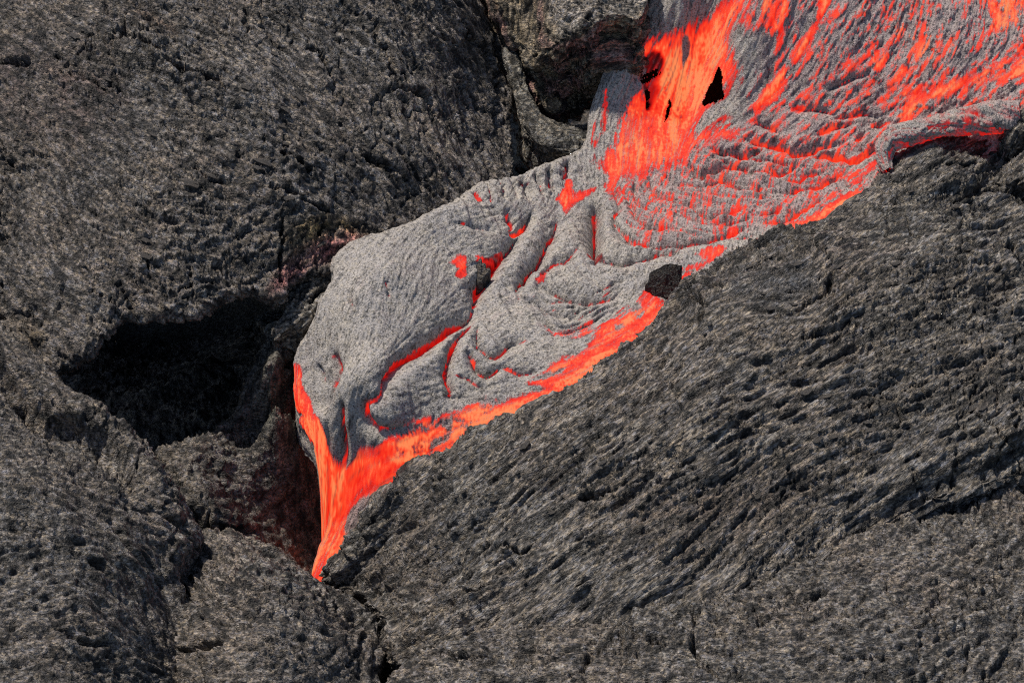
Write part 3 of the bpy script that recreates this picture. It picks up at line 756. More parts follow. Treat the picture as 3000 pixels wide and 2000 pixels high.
# creases: points, depth m, pillow reach, heat, glow width, strength
CREASES = [
    ([(1400, 870), (1393, 887), (1383, 913), (1347, 936), (1304, 959), (1258, 994), (1194, 1038), (1164, 1071), (1138, 1110), (1125, 1148), (1100, 1175)], .075, 75, .36, 9, 1.0),
    ([(1100, 1175), (1070, 1185), (1072, 1217), (1087, 1242), (1113, 1262), (1156, 1258), (1185, 1250)], .03, 40, .58, 6, .8),
    ([(972, 1033), (978, 1084), (962, 1122), (955, 1158), (940, 1190)], .05, 40, .42, 11, 1.0),
    ([(924, 1066), (937, 1107), (936, 1143)], .02, 25, .45, 4, .7),
    ([(998, 1179), (998, 1242), (1004, 1281), (1010, 1332), (1005, 1360)], .035, 35, .58, 10, .95),
    ([(1393, 933), (1352, 969), (1334, 997), (1319, 1040), (1311, 1081), (1311, 1124), (1324, 1160), (1345, 1165)], .055, 55, .40, 6, 1.0),
    ([(1400, 943), (1398, 974), (1400, 1002), (1416, 1017), (1439, 1035), (1454, 1036), (1480, 1020), (1505, 1002), (1543, 1002)], .035, 45, .48, 5, .75),
    ([(1370, 1025), (1388, 1056), (1408, 1081), (1429, 1091), (1449, 1084), (1467, 1071)], .03, 40, .66, 6, 1.0),
    ([(1467, 1074), (1500, 1082), (1538, 1091), (1582, 1084)], .015, 30, .68, 6, .6),
    ([(1329, 1096), (1367, 1107), (1393, 1122), (1420, 1135)], .012, 25, .5, 5, .6),
    ([(1490, 722), (1463, 748), (1440, 775), (1420, 815), (1402, 840), (1400, 864), (1390, 890)], .08, 60, .38, 14, 1.0),
    ([(1560, 623), (1545, 648), (1517, 669), (1495, 672)], .04, 40, .66, 6, .9),
    ([(1530, 674), (1509, 697), (1489, 722), (1463, 748)], .06, 60, .25, 5, .6),
    ([(1634, 638), (1632, 659), (1606, 697), (1581, 748), (1555, 773), (1542, 799), (1519, 822), (1512, 850), (1519, 868)], .065, 60, .30, 6, .75),
    ([(1568, 815), (1601, 781), (1632, 755), (1662, 750), (1688, 727), (1702, 710)], .03, 45, .58, 5, .75),
    ([(1570, 820), (1596, 837), (1644, 850), (1678, 860), (1708, 866), (1757, 868), (1803, 860), (1823, 845)], .04, 55, .42, 4, .55),
    ([(1519, 868), (1570, 880), (1620, 905), (1680, 920), (1740, 918)], .03, 55, .2, 2, .2),
    ([(1737, 590), (1739, 659), (1739, 710), (1737, 735), (1744, 753)], .09, 62, .36, 8, 1.0),
    ([(1744, 753), (1764, 754), (1793, 754), (1841, 752), (1890, 742), (1930, 728), (1990, 725)], .045, 48, .50, 4, .5),
    ([(1793, 548), (1813, 601), (1798, 621), (1800, 642), (1813, 657), (1829, 672), (1849, 690), (1869, 696), (1931, 702), (1956, 697), (2007, 697), (2058, 692), (2122, 679), (2150, 674), (2173, 659), (2215, 652)], .05, 46, .56, 6, .8),
    ([(1816, 547), (1834, 570), (1849, 598), (1862, 627), (1900, 650), (1960, 655), (2020, 655)], .03, 30, .42, 4, .6),
    ([(1859, 524), (1862, 575), (1880, 593), (1895, 601), (1940, 612)], .025, 28, .52, 4, .6),
    ([(1905, 512), (1923, 547), (1938, 563), (1969, 568), (2007, 578), (2025, 581), (2058, 601), (2084, 609), (2114, 604), (2150, 598), (2200, 592)], .045, 38, .60, 6, .85),
    ([(1956, 504), (1982, 522), (2012, 524), (2045, 527), (2068, 527), (2122, 515), (2164, 542), (2202, 547), (2238, 542), (2279, 537)], .035, 32, .62, 6, .85),
    ([(2022, 476), (2053, 502), (2084, 489), (2122, 484), (2150, 484), (2200, 482)], .035, 32, .58, 5, .8),
    ([(2084, 430), (2104, 440), (2135, 445), (2176, 453), (2191, 453), (2217, 440), (2240, 425)], .035, 32, .62, 6, .85),
    ([(1971, 604), (1987, 614), (2007, 616), (2040, 625), (2100, 640), (2170, 635), (2210, 622)], .035, 32, .48, 5, .7),
    ([(2266, 558), (2304, 558), (2337, 545), (2368, 540), (2393, 537), (2432, 517), (2470, 499)], .035, 30, .66, 8, .95),
    ([(2253, 499), (2279, 504), (2312, 491), (2340, 480)], .028, 28, .62, 6, .9),
    ([(2296, 522), (2337, 522), (2355, 512), (2396, 499), (2419, 489)], .028, 26, .62, 6, .85),
    ([(2197, 621), (2228, 621), (2279, 609), (2300, 598)], .03, 30, .55, 5, .85),
    ([(2228, 649), (2266, 647), (2299, 639), (2330, 621), (2355, 606), (2381, 588), (2419, 568)], .03, 30, .68, 8, .9),
    ([(2202, 583), (2228, 581), (2263, 576), (2300, 580)], .02, 24, .55, 4, .7),
    ([(2182, 405), (2215, 417), (2253, 422), (2299, 433), (2319, 448), (2350, 445), (2376, 438), (2406, 425), (2457, 417)], .035, 34, .68, 8, .95),
    ([(2376, 453), (2419, 450), (2457, 453), (2508, 463), (2546, 435), (2585, 410)], .035, 32, .74, 11, 1.0),
    ([(2503, 410), (2520, 400), (2534, 389)], .02, 22, .62, 6, .9),
    ([(2388, 394), (2424, 379), (2457, 366), (2500, 358)], .022, 26, .66, 6, .8),
    ([(2322, 313), (2355, 320), (2401, 323), (2440, 333)], .022, 28, .66, 7, .8),
    ([(2207, 359), (2253, 371), (2280, 385)], .02, 26, .70, 8, .8),
    ([(2424, 262), (2482, 238), (2540, 218)], .02, 24, .58, 4, .85),
    ([(2554, 367), (2608, 361)], .018, 22, .62, 5, .8),
    ([(2440, 345), (2480, 340), (2540, 335), (2580, 345)], .018, 24, .55, 4, .6),
    ([(1385, 552), (1402, 568), (1412, 582)], .02, 24, .50, 6, .9),
    ([(1484, 613), (1499, 633), (1507, 656), (1495, 668)], .03, 36, .45, 7, .75),
    ([(1525, 498), (1545, 530), (1550, 565), (1558, 585)], .03, 36, .40, 6, .6),
    ([(1570, 488), (1580, 530), (1590, 560)], .02, 24, .35, 3, .35),
    ([(1610, 470), (1615, 520), (1622, 562)], .025, 26, .45, 4, .45),
    ([(1660, 450), (1668, 490), (1655, 520)], .03, 28, .40, 5, .5),
    ([(1330, 645), (1370, 655), (1410, 665), (1450, 670)], .012, 30, .5, 5, .4),
    ([(1130, 820), (1140, 850), (1150, 870)], .012, 20, .5, 4, .45),
    ([(1020, 850), (1030, 890), (1045, 915)], .012, 26, .4, 3, .4),
]
_r = np.random.default_rng(4)
for _i in range(13):
    _t = (_i + .5 + _r.uniform(-.25, .25)) / 13
    _a = np.array((1800 + 290 * _t, 605 - 185 * _t)) + _r.normal(size=2) * 8; _e = np.array((2190 + 280 * _t, 688 - 205 * _t)) + _r.normal(size=2) * 14
    _m = (_a + _e) / 2 + (0, 34 - 10 * _t)
    CREASES.append(([tuple(_a), tuple(_a + (38, 48 - 20 * _t)), tuple(_m + _r.normal(size=2) * 6), tuple((_m + _e) / 2 + (0, 14)), tuple(_e)], .016, 17, .60, 3.5, .62))
for _i in range(6):
    _a = np.array((1545 + 6 * _i, 835 + 19 * _i)); _e = np.array((1850 - 6 * _i, 815 + 17 * _i))
    CREASES.append(([tuple(_a), tuple(_a + (70, 42)), tuple((_a + _e) / 2 + (0, 42)), tuple(_e + (-50, 16)), tuple(_e)], .014, 17, .4, 2.5, .35))
for _i in range(7):
    _u = 1425 + 36 * _i + _r.normal() * 5
    CREASES.append(([(_u, 520 - .16 * (_u - 1425)), (_u + 14, 545 - .16 * (_u - 1425)), (_u + 24, 590 - .16 * (_u - 1425))], .014, 16, .4, 2.5, .35))
# hot areas: outline, softness, heat, cover
HOT = [
    ([(1835, 140), (1880, 118), (1930, 108), (1990, 88), (2060, 50), (2110, 22), (2160, -20), (2230, -60), (2200, 20), (2165, 70), (2140, 110), (2160, 180), (2170, 222), (2130, 270), (2090, 312), (2062, 350), (2040, 385), (2080, 378), (2130, 345), (2150, 390), (2140, 412), (2100, 412), (2050, 430), (2020, 470), (1975, 482),
      (1900, 500), (1870, 522), (1830, 522), (1800, 535), (1765, 505), (1752, 475), (1790, 420), (1808, 370), (1830, 300), (1862, 272), (1890, 240), (1880, 165)], 20, .80, 1.0),
    ([(1900, 150), (1990, 110), (2070, 70), (2130, 40), (2130, 110), (2110, 190), (2060, 330), (2010, 390), (1930, 380), (1960, 260), (1930, 200)], 25, .86, 1.0),
    ([(1790, 440), (1850, 410), (1850, 430), (1810, 445)], 8, .97, 1.0),
    ([(1665, 521), (1652, 551), (1630, 584), (1645, 600), (1657, 622), (1688, 592), (1729, 567), (1746, 548), (1720, 553), (1683, 556), (1685, 520)], 6, .74, 1.0),
    ([(1790, 500), (1830, 560), (1810, 600), (1780, 560), (1760, 530)], 14, .72, .72),
    ([(1772, 255), (1782, 300), (1780, 364), (1760, 400), (1748, 440), (1740, 425), (1758, 380), (1764, 320)], 7, .72, .85),
    ([(1745, 350), (1740, 400), (1732, 425), (1730, 400), (1736, 360)], 5, .60, .8),
    ([(1338, 745), (1364, 748), (1369, 776), (1369, 812), (1348, 817), (1331, 809), (1343, 786), (1318, 768)], 7, .76, 1.0),
    ([(1392, 748), (1420, 745), (1420, 765), (1398, 760)], 6, .74, 1.0),
    ([(1420, 750), (1453, 738), (1484, 725), (1466, 752), (1451, 776), (1435, 780), (1422, 772)], 6, .42, 1.0),
    ([(1721, 728), (1755, 728), (1770, 754), (1734, 751)], 5, .44, 1.0),
    ([(1568, 814), (1601, 784), (1594, 821)], 4, .68, 1.0),
    # hot margin along the big slope down to the tip
    ([(2008, 800), (1965, 880), (1925, 886), (1880, 900), (1840, 905), (1800, 928), (1750, 965), (1722, 1018), (1660, 1048), (1620, 1068), (1590, 1100), (1548, 1117), (1580, 1135), (1530, 1158), (1480, 1180), (1440, 1196), (1500, 1260), (1700, 1160), (1900, 1040), (2050, 850)], 10, .80, 1.0),
    ([(1440, 1172), (1335, 1207), (1284, 1224), (1220, 1232), (1166, 1275), (1123, 1300), (1160, 1480), (1300, 1400), (1500, 1270)], 14, .84, .70),
    ([(1150, 1275), (1123, 1298), (1044, 1304), (1036, 1346), (1003, 1362), (985, 1319), (947, 1288), (830, 1300), (820, 1380), (820, 1460), (830, 1600), (820, 1700), (830, 1850), (960, 1850), (1060, 1640), (1100, 1560), (1180, 1420)], 8, .82, 1.0),
    ([(955, 1350), (1000, 1365), (1090, 1320), (1110, 1340), (1030, 1420), (975, 1490), (960, 1460)], 14, .90, 1.0),
    ([(868, 1080), (878, 1085), (884, 1120), (892, 1150), (908, 1166), (917, 1190), (918, 1215), (930, 1262), (945, 1295), (850, 1285), (800, 1235), (790, 1184), (800, 1110)], 6, .70, 1.0),
    ([(1569, 950), (1645, 970), (1700, 948), (1735, 940), (1740, 970), (1690, 990), (1640, 988)], 10, .80, .66),
    ([(1860, 895), (1885, 848), (1905, 850), (1930, 872), (1960, 885), (1930, 900)], 9, .60, .95),
    ([(1985, 815), (2015, 805), (2010, 835), (1990, 845)], 5, .74, 1.0),
    ([(2037, 740), (2080, 722), (2120, 712), (2130, 730), (2090, 765), (2040, 795), (2030, 780), (2060, 760)], 8, .80, .95),
    ([(2000, 785), (2050, 765), (2030, 785), (1998, 800)], 5, .7, .8),
    ([(2190, 715), (2230, 698), (2230, 712), (2180, 735)], 5, .84, .9),
    ([(2130, 665), (2165, 655), (2160, 675), (2130, 680)], 5, .58, .95),
    # right: shear zone under the curtain
    ([(3330, 60), (3000, 120), (2960, 165), (2914, 175), (2830, 205), (2740, 230), (2680, 245), (2640, 265), (2618, 300), (2612, 350), (2585, 390), (2545, 425), (2500, 450), (2420, 462), (2480, 470), (2560, 455), (2610, 410), (2660, 370), (2720, 330), (2820, 285), (2960, 245), (3330, 240)], 20, .80, .88),
    ([(2985, -40), (2880, 0), (2900, 50), (2880, 95), (2930, 120), (3000, 90), (3330, 60), (3330, -60)], 18, .88, .80),
    ([(2513, 580), (2480, 540), (2500, 500), (2560, 470), (2580, 500), (2545, 545)], 14, .78, .72),
    ([(2530, 570), (2515, 590), (2480, 612), (2444, 640), (2380, 665), (2300, 680), (2280, 665), (2350, 640), (2400, 615), (2430, 590), (2480, 565), (2510, 555)], 8, .84, .95),
    ([(2440, 620), (2455, 585), (2500, 575), (2510, 595), (2480, 615)], 9, .99, 1.0),
    ([(2400, -10), (2440, -10), (2400, 75), (2375, 130), (2340, 190), (2310, 165), (2345, 110), (2385, 60)], 9, .86, .95),
    ([(2300, 180), (2310, 220), (2285, 290), (2225, 330), (2200, 320), (2230, 260), (2265, 215)], 12, .86, .90),
    ([(2225, -10), (2310, -10), (2300, 60), (2270, 110), (2235, 90), (2225, 40)], 14, .84, .72),
    ([(2180, 60), (2240, 40), (2245, 90), (2200, 110)], 14, .70, .6),
    ([(2280, 90), (2295, 60), (2290, 140), (2275, 170), (2255, 170)], 6, .55, .9),
    ([(2545, 150), (2600, 145), (2610, 190), (2570, 210), (2545, 190)], 14, .84, .75),
    ([(2560, 30), (2650, 40), (2760, 60), (2830, 120), (2800, 190), (2700, 210), (2640, 170), (2600, 110)], 45, .82, .50),
    ([(2680, 60), (2720, 60), (2720, 130), (2690, 130)], 14, .86, .75), ([(2740, 110), (2790, 120), (2770, 170), (2735, 160)], 14, .86, .7),
    ([(2620, 190), (2680, 200), (2650, 240), (2615, 235)], 12, .8, .75),
    ([(2310, 305), (2360, 312), (2350, 330), (2315, 325)], 6, .68, .85),
    ([(2030, 1000), (2031, 1000), (2030, 1001)], 1, .5, 0),
    ([(1010, 1545), (1045, 1560), (1030, 1600), (1000, 1620), (990, 1600)], 8, .48, 1.0),
]
COOL = [   # grey crust lying over the hot parts
    ([(1810, -40), (1900, -60), (2060, -60), (2150, -60), (2120, -5), (2060, 30), (2000, 70), (1940, 85), (1880, 105), (1845, 130), (1810, 180), (1800, 240), (1760, 260), (1790, 150)], 10, 1.0),
    ([(1790, 250), (1850, 190), (1880, 170), (1895, 230), (1880, 265), (1850, 285), (1825, 330), (1805, 380), (1785, 420), (1760, 465), (1745, 470), (1780, 400), (1790, 330)], 9, .80),
    ([(1685, 500), (1730, 490), (1780, 515), (1775, 530), (1740, 545), (1690, 550), (1680, 530)], 8, .80),
    ([(1998, 120), (2015, 100), (2020, 150), (2010, 180), (2000, 205)], 5, .9),
    ([(2062, 335), (2100, 310), (2160, 270), (2180, 300), (2120, 340), (2040, 386)], 7, .9),
    ([(2160, 120), (2240, 110), (2280, 130), (2260, 190), (2200, 205), (2165, 180)], 14, .75),
    ([(1050, 1470), (1100, 1440), (1160, 1430), (1120, 1510), (1060, 1560), (1010, 1565), (1018, 1520)], 10, 1.0),
    ([(930, 1262), (990, 1275), (990, 1325), (1006, 1366), (990, 1356), (962, 1322)], 8, 1.0), ([(1020, 1295), (1052, 1298), (1042, 1350), (1010, 1370), (1022, 1330)], 7, 1.0), ([(1040, 1290), (1125, 1285), (1115, 1306), (1050, 1312)], 7, .9),
    ([(1320, 1225), (1330, 1250), (1310, 1262), (1295, 1235)], 6, .7),
    ([(1230, 1300), (1330, 1260), (1400, 1230), (1380, 1255), (1280, 1310)], 12, .35),
    ([(1600, 1090), (1660, 1070), (1640, 1095), (1590, 1115)], 7, .7), ([(1800, 955), (1840, 940), (1830, 960), (1800, 975)], 7, .5),
    ([(1850, 905), (1870, 880), (1890, 920), (1860, 935)], 7, .55),
]
AXES = [
    [(1600, 600), (1570, 680), (1520, 770), (1475, 860)], [(1690, 640), (1640, 690), (1600, 740), (1560, 800)],
    [(1765, 560), (1770, 620), (1770, 690), (1800, 725), (1900, 725), (2050, 712), (2150, 700)], [(1800, 560), (1822, 605), (1828, 640), (1880, 670), (1980, 676), (2100, 665)],
    [(1835, 530), (1870, 560), (1890, 600), (1950, 635), (2050, 640)], [(1915, 510), (1950, 590), (2050, 615), (2180, 610)], [(1930, 500), (1960, 535), (2020, 555), (2090, 575), (2200, 565)],
    [(1975, 485), (2010, 508), (2080, 508), (2170, 510)], [(2040, 455), (2080, 470), (2150, 468), (2230, 465)], [(2080, 410), (2140, 430), (2200, 430)],
    [(1650, 800), (1750, 800), (1830, 800)], [(1570, 850), (1700, 893), (1800, 890)], [(2250, 400), (2310, 415), (2380, 410), (2450, 390)], [(2360, 470), (2420, 470), (2460, 480)],
    [(2280, 520), (2330, 500), (2390, 480)], [(2300, 575), (2360, 560), (2420, 540)], [(2220, 600), (2290, 590)], [(2200, 635), (2270, 630), (2320, 605)],
    [(1650, 705), (1700, 670)], [(1580, 500), (1600, 560)], [(1640, 480), (1640, 540)], [(1500, 520), (1520, 590)], [(1430, 540), (1470, 600)],
    [(1350, 985), (1360, 1040), (1390, 1100), (1420, 1110)], [(1420, 960), (1450, 1010)],
]
LAVA_Z = [(1830, -20, .44), (2000, 0, .52), (2200, 0, .56), (2600, 0, .56), (3000, 0, .56), (3000, 180, .42), (2800, 200, .40), (2500, 200, .36), (2250, 200, .34), (2190, 130, .42), (1960, 40, .46), (1880, 100, .36), (1830, 200, .27), (1970, 180, .27), (2050, 120, .33), (1990, 300, .14), (2080, 270, .20), (2250, 350, .18), (2600, 350, .21), (2850, 290, .30),
          (2000, 440, .05), (2300, 500, .08), (2500, 520, .12), (2540, 570, .10), (2600, 450, .16), (2700, 380, .2), (2850, 350, .24), (1775, 280, .20), (1735, 380, .12), (1700, 430, .08), (1850, 540, .03), (2100, 620, .05), (2300, 660, .07), (1690, 580, .0), (1900, 720, .03), (2050, 760, .03), (1960, 860, .0),
          (1560, 500, .09), (1650, 470, .08), (1430, 540, .15), (1300, 620, .19), (1100, 700, .21), (1000, 760, .18), (1150, 800, .22), (1300, 760, .13), (1000, 900, .15), (900, 1000, .01), (1200, 920, .12), (1420, 880, .03), (1600, 850, .03), (1770, 930, .0), (1600, 1040, -.01), (1430, 1000, .03), (1200, 1150, .01), (1000, 1080, .04), (885, 1080, -.07),
          (1350, 1200, -.07), (1100, 1240, -.04), (985, 1240, -.08), (1250, 1310, -.17), (1050, 1380, -.27), (965, 1380, -.32), (1010, 1470, -.42), (970, 1510, -.50), (955, 1580, -.58), (930, 1690, -.68), (1050, 1540, -.46), (1060, 1640, -.6), (1200, 1460, -.3), (1500, 1230, -.1), (1800, 1080, -.03), (2050, 880, .0), (2300, 720, .06), (2560, 640, .1), (2760, 500, .12), (2950, 440, .16),
          (2500, -300, .82), (1900, -250, .68), (3300, 0, .6), (3300, 230, .45), (3300, -300, .82), (2950, 340, .28)]

CAVITY = []
def make_lava():
    s = Lobe(LAVA_Z, LAVA_OUT, H_LAVA, [(0, 0, 0)] + [(a, b, c) for a, b, c in roll(.05, -.02, .22)[1:]], rag=.006, seed=53, lam=8e-4, ragscale=14,
             dirs=[(1000, 800, 50), (900, 960, 85), (950, 1120, 85), (1150, 900, 75), (1250, 1100, 8), (1600, 950, 22), (1700, 1030, 32), (1300, 1270, 25), (1150, 1350, 35), (1050, 1400, 55), (965, 1430, 88), (970, 1560, 65), (2400, 150, 62), (2650, 80, 68), (2850, 60, 70), (2880, 230, 28), (2650, 300, 45), (2200, 250, 50), (1990, 220, 78),
                   (1900, 400, 70), (1860, 60, 60), (1770, 360, 75), (1850, 650, 60), (2000, 650, 82), (2300, 500, 55), (2200, 420, 40), (1700, 550, 100), (1400, 620, 30), (1550, 750, -25), (1500, 850, 15), (1450, 950, 20), (1700, 850, 55), (1700, 700, 25), (1780, 640, 10), (1850, 740, 85), (2450, 580, 30), (2550, 500, 50), (1520, 530, 80), (1900, 930, 40)])
    n = s.fbm(10, 201, 4, .6)
    warp = 5.0 * s.fbm(16, 202, 3)
    f1 = s.fib(1, 2.2, 8); f2 = s.fib(2, 1.2, 5); f3 = s.fib(3, 6.0, 40); f4 = s.fib(4, 2.8, 13)
    heat = np.full((s.ny, s.nx), .30); cover = np.zeros((s.ny, s.nx)); crease = np.zeros((s.ny, s.nx))
    # weak warmth showing between fibres over the right-hand sheet
    warm = s.area([(1780, 520), (2100, 380), (2200, 200), (2250, -60), (3330, -60), (3330, 300), (2600, 450), (2450, 640), (2150, 700), (1900, 720)], 60)
    cover = np.maximum(cover, .31 * warm); heat = np.maximum(heat, .66 * warm)
    cover = np.maximum(cover, .09)
    for L, soft, h, c in HOT:
        soft = soft * (2.6 if soft >= 10 else 1.5)
        w = s.area(L, soft)
        k = w > .02
        cover = np.where(k, np.maximum(cover, w * c), cover); heat = np.where(k, np.maximum(heat, h * np.minimum(1, w * 1.3)), heat)
    for L, soft, c in COOL:
        w = s.area(L, soft) * c
        cover = cover * (1 - w)
    hotbody = blur(cover, 6)
    br = .72 + .42 * sstep(-.35, .3, s.fbm(22, 210, 3))
    for L, dep, reach, h, gw, st in CREASES:
        d, p = s.line(L, reach * 1.5 + 10)
        near = d < 1e5
        if not near.any(): continue
        sg = d * s.side + warp; d = np.where(near, np.abs(sg), d)
        taper = np.clip(np.sin(np.clip(p, .02, .98) * math.pi), 0, 1) ** .45
        t1 = np.clip(d / (reach * 1.25), 0, 1); t2 = np.clip(d / (reach * .8), 0, 1)
        front = 1 - (1 - (1 - t1) ** 2.4 + 1e-9) ** (1 / 2.0); back = (1 - t2) ** 2
        cut_ = dep * taper * np.where(sg > 0, front, back) * (1.9 if reach <= 40 else 1.4)
        crease = np.maximum(crease, cut_)
        g = np.exp(-(d / (gw * .80 * np.clip(.75 + 1.3 * n, .3, 1.6))) ** 2) * st * taper
        up = g * br > cover
        heat = np.where(up & (g > .25), h, heat)
        cover = np.maximum(cover, g * br)
    # tight cross-flow wrinkles
    keepv = s.vx, s.vy
    s.vx, s.vy = -keepv[1], keepv[0]
    wr = s.fib(31, 5.0, 34); wr2 = s.fib(32, 3.0, 18)
    s.vx, s.vy = keepv
    wz = np.maximum(s.area([(1780, 560), (2030, 440), (2300, 400), (2560, 420), (2540, 560), (2300, 670), (2050, 740), (1850, 730)], 40), .8 * s.area([(1330, 560), (1640, 450), (1680, 560), (1480, 640), (1350, 640)], 40))
    wz = np.maximum(wz, .7 * s.area([(1560, 760), (1850, 760), (1900, 850), (1700, 930), (1400, 1020), (1400, 920)], 40))
    s.disp += wz * (.0075 * np.tanh(wr) + .003 * np.tanh(wr2)) + .0022 * np.tanh(wr) * (1 - wz)
    s.disp += -crease
    s.disp += .016 * s.fbm(5, 203, 3) * (1 - .6 * hotbody)
    hot = sstep(.35, .7, hotbody)
    s.disp += (.0016 * np.tanh(f1) + .0012 * np.tanh(f2)) * (1 - .55 * hot) + .0030 * np.tanh(f3) * (.6 + .6 * warm)
    s.disp += .0035 * s.fbm(60, 204, 3, .65) * (1 - .5 * hot)
    r = np.random.default_rng(77)
    wn_ = blur(r.normal(size=(s.ny, s.nx)).astype(np.float32), 1); wn_ /= wn_.std()
    # small ragged crumbs on the curtain and upper right
    cr = s.fbm(38, 205, 3, .6)
    crumb = sstep(.22, .42, cr) * s.area([(2550, -60), (3330, -60), (3330, 300), (2700, 420), (2560, 300)], 50)
    s.disp += .007 * crumb + .0018 * np.tanh(f1) * s.area([(1800, -60), (3330, -60), (3330, 300), (2500, 460), (2050, 440), (2180, 250), (2200, 100), (1900, 120), (1760, 480), (1700, 420)], 40)
    # streaky, speckled edge between crust and melt
    N = .42 * np.tanh(f1) + .30 * np.tanh(wn_) + .34 * np.tanh(f4) + .42 * n + .22 * np.tanh(f2)
    q = (cover - .5) * 2.4 + N * (.30 + .85 * sstep(.02, .3, cover) * (1 - .25 * sstep(.85, 1.0, cover))) - .7 * crumb
    cov = sstep(-.42, .46, q) * sstep(.03, .12, cover)
    core = blur(cover[::4, ::4], 6); core = upsample(core, 4, s.ny, s.nx)
    f6 = s.fib(6, 1.2, 30)
    cov = cov * (1 - .45 * sstep(.5, 1.7, f6) * sstep(-.3, .3, n + .15)) ; cov = cov * (1 - .5 * sstep(1.7, 2.4, -f6))
    heat = blur(heat, 2) + hot * .42 * (core - .80)
    heat = np.clip(heat + (.5 + .5 * hot) * (.10 * np.tanh(f3) + .09 * np.tanh(f1) + .16 * n + .06 * wn_ + .07 * np.tanh(f4)), 0, 1)
    dark = s.area([(1893, 165), (1925, 150), (1945, 175), (1940, 215), (1925, 240), (1932, 262), (1915, 305), (1898, 322), (1895, 280), (1884, 240), (1874, 228), (1890, 200)], 9)
    heat = heat * (1 - dark) + dark * np.clip(.10 + .30 * np.tanh(f4 + .4 * f1), .02, .5)
    s.disp -= .03 * dark
    grain = np.clip(.5 + .165 * (.70 * wn_[::-1] + .75 * s.fib(21, 1.1, 5) * (1 + .6 * n) + .30 * s.fib(22, 2.2, 9)), 0, 1)
    # openings torn in the molten curtain
    holes = np.zeros((s.ny, s.nx), bool)
    for L in ([(2106, 200), (2114, 225), (2117, 260), (2119, 285), (2110, 293), (2080, 302), (2064, 311), (2059, 298), (2070, 275), (2085, 240)],
              [(1961, 293), (1966, 315), (1958, 338), (1947, 356), (1950, 335), (1957, 315)],
              [(1895, 262), (1912, 268), (1910, 296), (1898, 316)], [(1878, 226), (1930, 205), (1938, 214), (1905, 238), (1888, 242)]):
        L2 = smooth_line(L, True, 8)
        m = (s.U0 > 1850) & (s.U0 < 2150) & (s.V0 > 130) & (s.V0 < 370)
        uu = s.U0[m] + 3.0 * vnoise(s.PX_[m] * 60, s.PY_[m] * 60, 5); vv = s.V0[m] + 3.0 * vnoise(s.PX_[m] * 60, s.PY_[m] * 60, 6)
        holes[m] |= inside(uu, vv, L2)
    # threads left across the widest opening
    strand = (np.abs(((s.V0 + .32 * s.U0) % 34) - 17) < 2.2) & (s.U0 < 1945)
    holes &= ~strand
    P = s.positions()
    A = {'melt_temp': heat, 'cover': cov, 'grain': grain}
    root = bpy.data.objects.new('lava_flow', None); COL.objects.link(root); CAVITY[:] = [s, P]
    tag(root, 'glowing red lava flow with wrinkled grey crust pouring between the dark rocks', 'lava flow')
    q = s.quads() & ~(holes[:-1, :-1] | holes[1:, 1:])
    # parts
    uu, vv = s.U0[:-1, :-1], s.V0[:-1, :-1]
    lab = np.full(uu.shape, 0, int)
    hb = hotbody[:-1, :-1]
    lab[:] = np.where(uu > 1750, 2, np.where(uu + 1.2 * (vv - 900) < 1390, 0, 1))
    lab[(uu < 1430) & (vv < 1300) & (lab == 1) & (uu + 1.2 * (vv - 900) < 1390)] = 0
    lab[hb > .5] = 3
    bst = np.full(uu.shape, 1e9)
    for i, L in enumerate(AXES):
        d, _ = s.line(L, 60); d = d[:-1, :-1]
        m = (d < 34) & (d < bst) & (hb < .5)
        lab[m] = 10 + i; bst[m] = d[m]
    lab[(lab == 3) & (vv < 560) & (uu < 2200)] = 4
    lab[(lab == 3) & (uu > 2200) & (vv < 480)] = 5
    names = {0: ('crust_lobe', 'smooth bulging pale grey crust lobe on the left end of the flow'), 1: ('crust_fan', 'grey fan of crust in front of the wrinkles'), 2: ('crust_sheet', 'streaky grey crust sheet of the upper flow'),
             3: ('molten_margin', 'bright orange molten margin along the dark rock slope'), 4: ('molten_opening', 'bright orange molten wall with torn black openings'), 5: ('molten_streak', 'orange molten streaks in the upper right')}
    for k in sorted(np.unique(lab)):
        m = q & (lab == k)
        if m.sum() < 40: continue
        nm, lb = names.get(k, ('rope_fold', None))
        o = s.build(nm, MAT['lava'], root, A, m, P)
        if lb: o['label'] = lb
    return s, root, P
LAVA, LAVA_ROOT, LAVA_P = make_lava()

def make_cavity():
    """shell added behind the torn openings, coloured near-black so they look unlit"""
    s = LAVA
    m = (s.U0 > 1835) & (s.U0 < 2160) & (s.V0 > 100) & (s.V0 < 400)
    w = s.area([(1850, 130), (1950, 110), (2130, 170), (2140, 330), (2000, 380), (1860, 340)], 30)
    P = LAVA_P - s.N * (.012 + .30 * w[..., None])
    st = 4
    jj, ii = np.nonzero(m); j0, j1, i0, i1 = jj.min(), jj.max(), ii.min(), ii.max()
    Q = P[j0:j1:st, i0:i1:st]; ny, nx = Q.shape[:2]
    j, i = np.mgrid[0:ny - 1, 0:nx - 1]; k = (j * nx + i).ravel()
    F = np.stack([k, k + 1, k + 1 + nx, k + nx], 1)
    o = link_mesh('cavity', Q.reshape(-1, 3), F, MAT['unlit_black'], LAVA_ROOT, {'stain': np.zeros((nx * ny, 4)), 'grain': np.full(nx * ny, .3)})
    o['label'] = 'hollow shell behind the torn openings, coloured near-black to look unlit'
make_cavity()

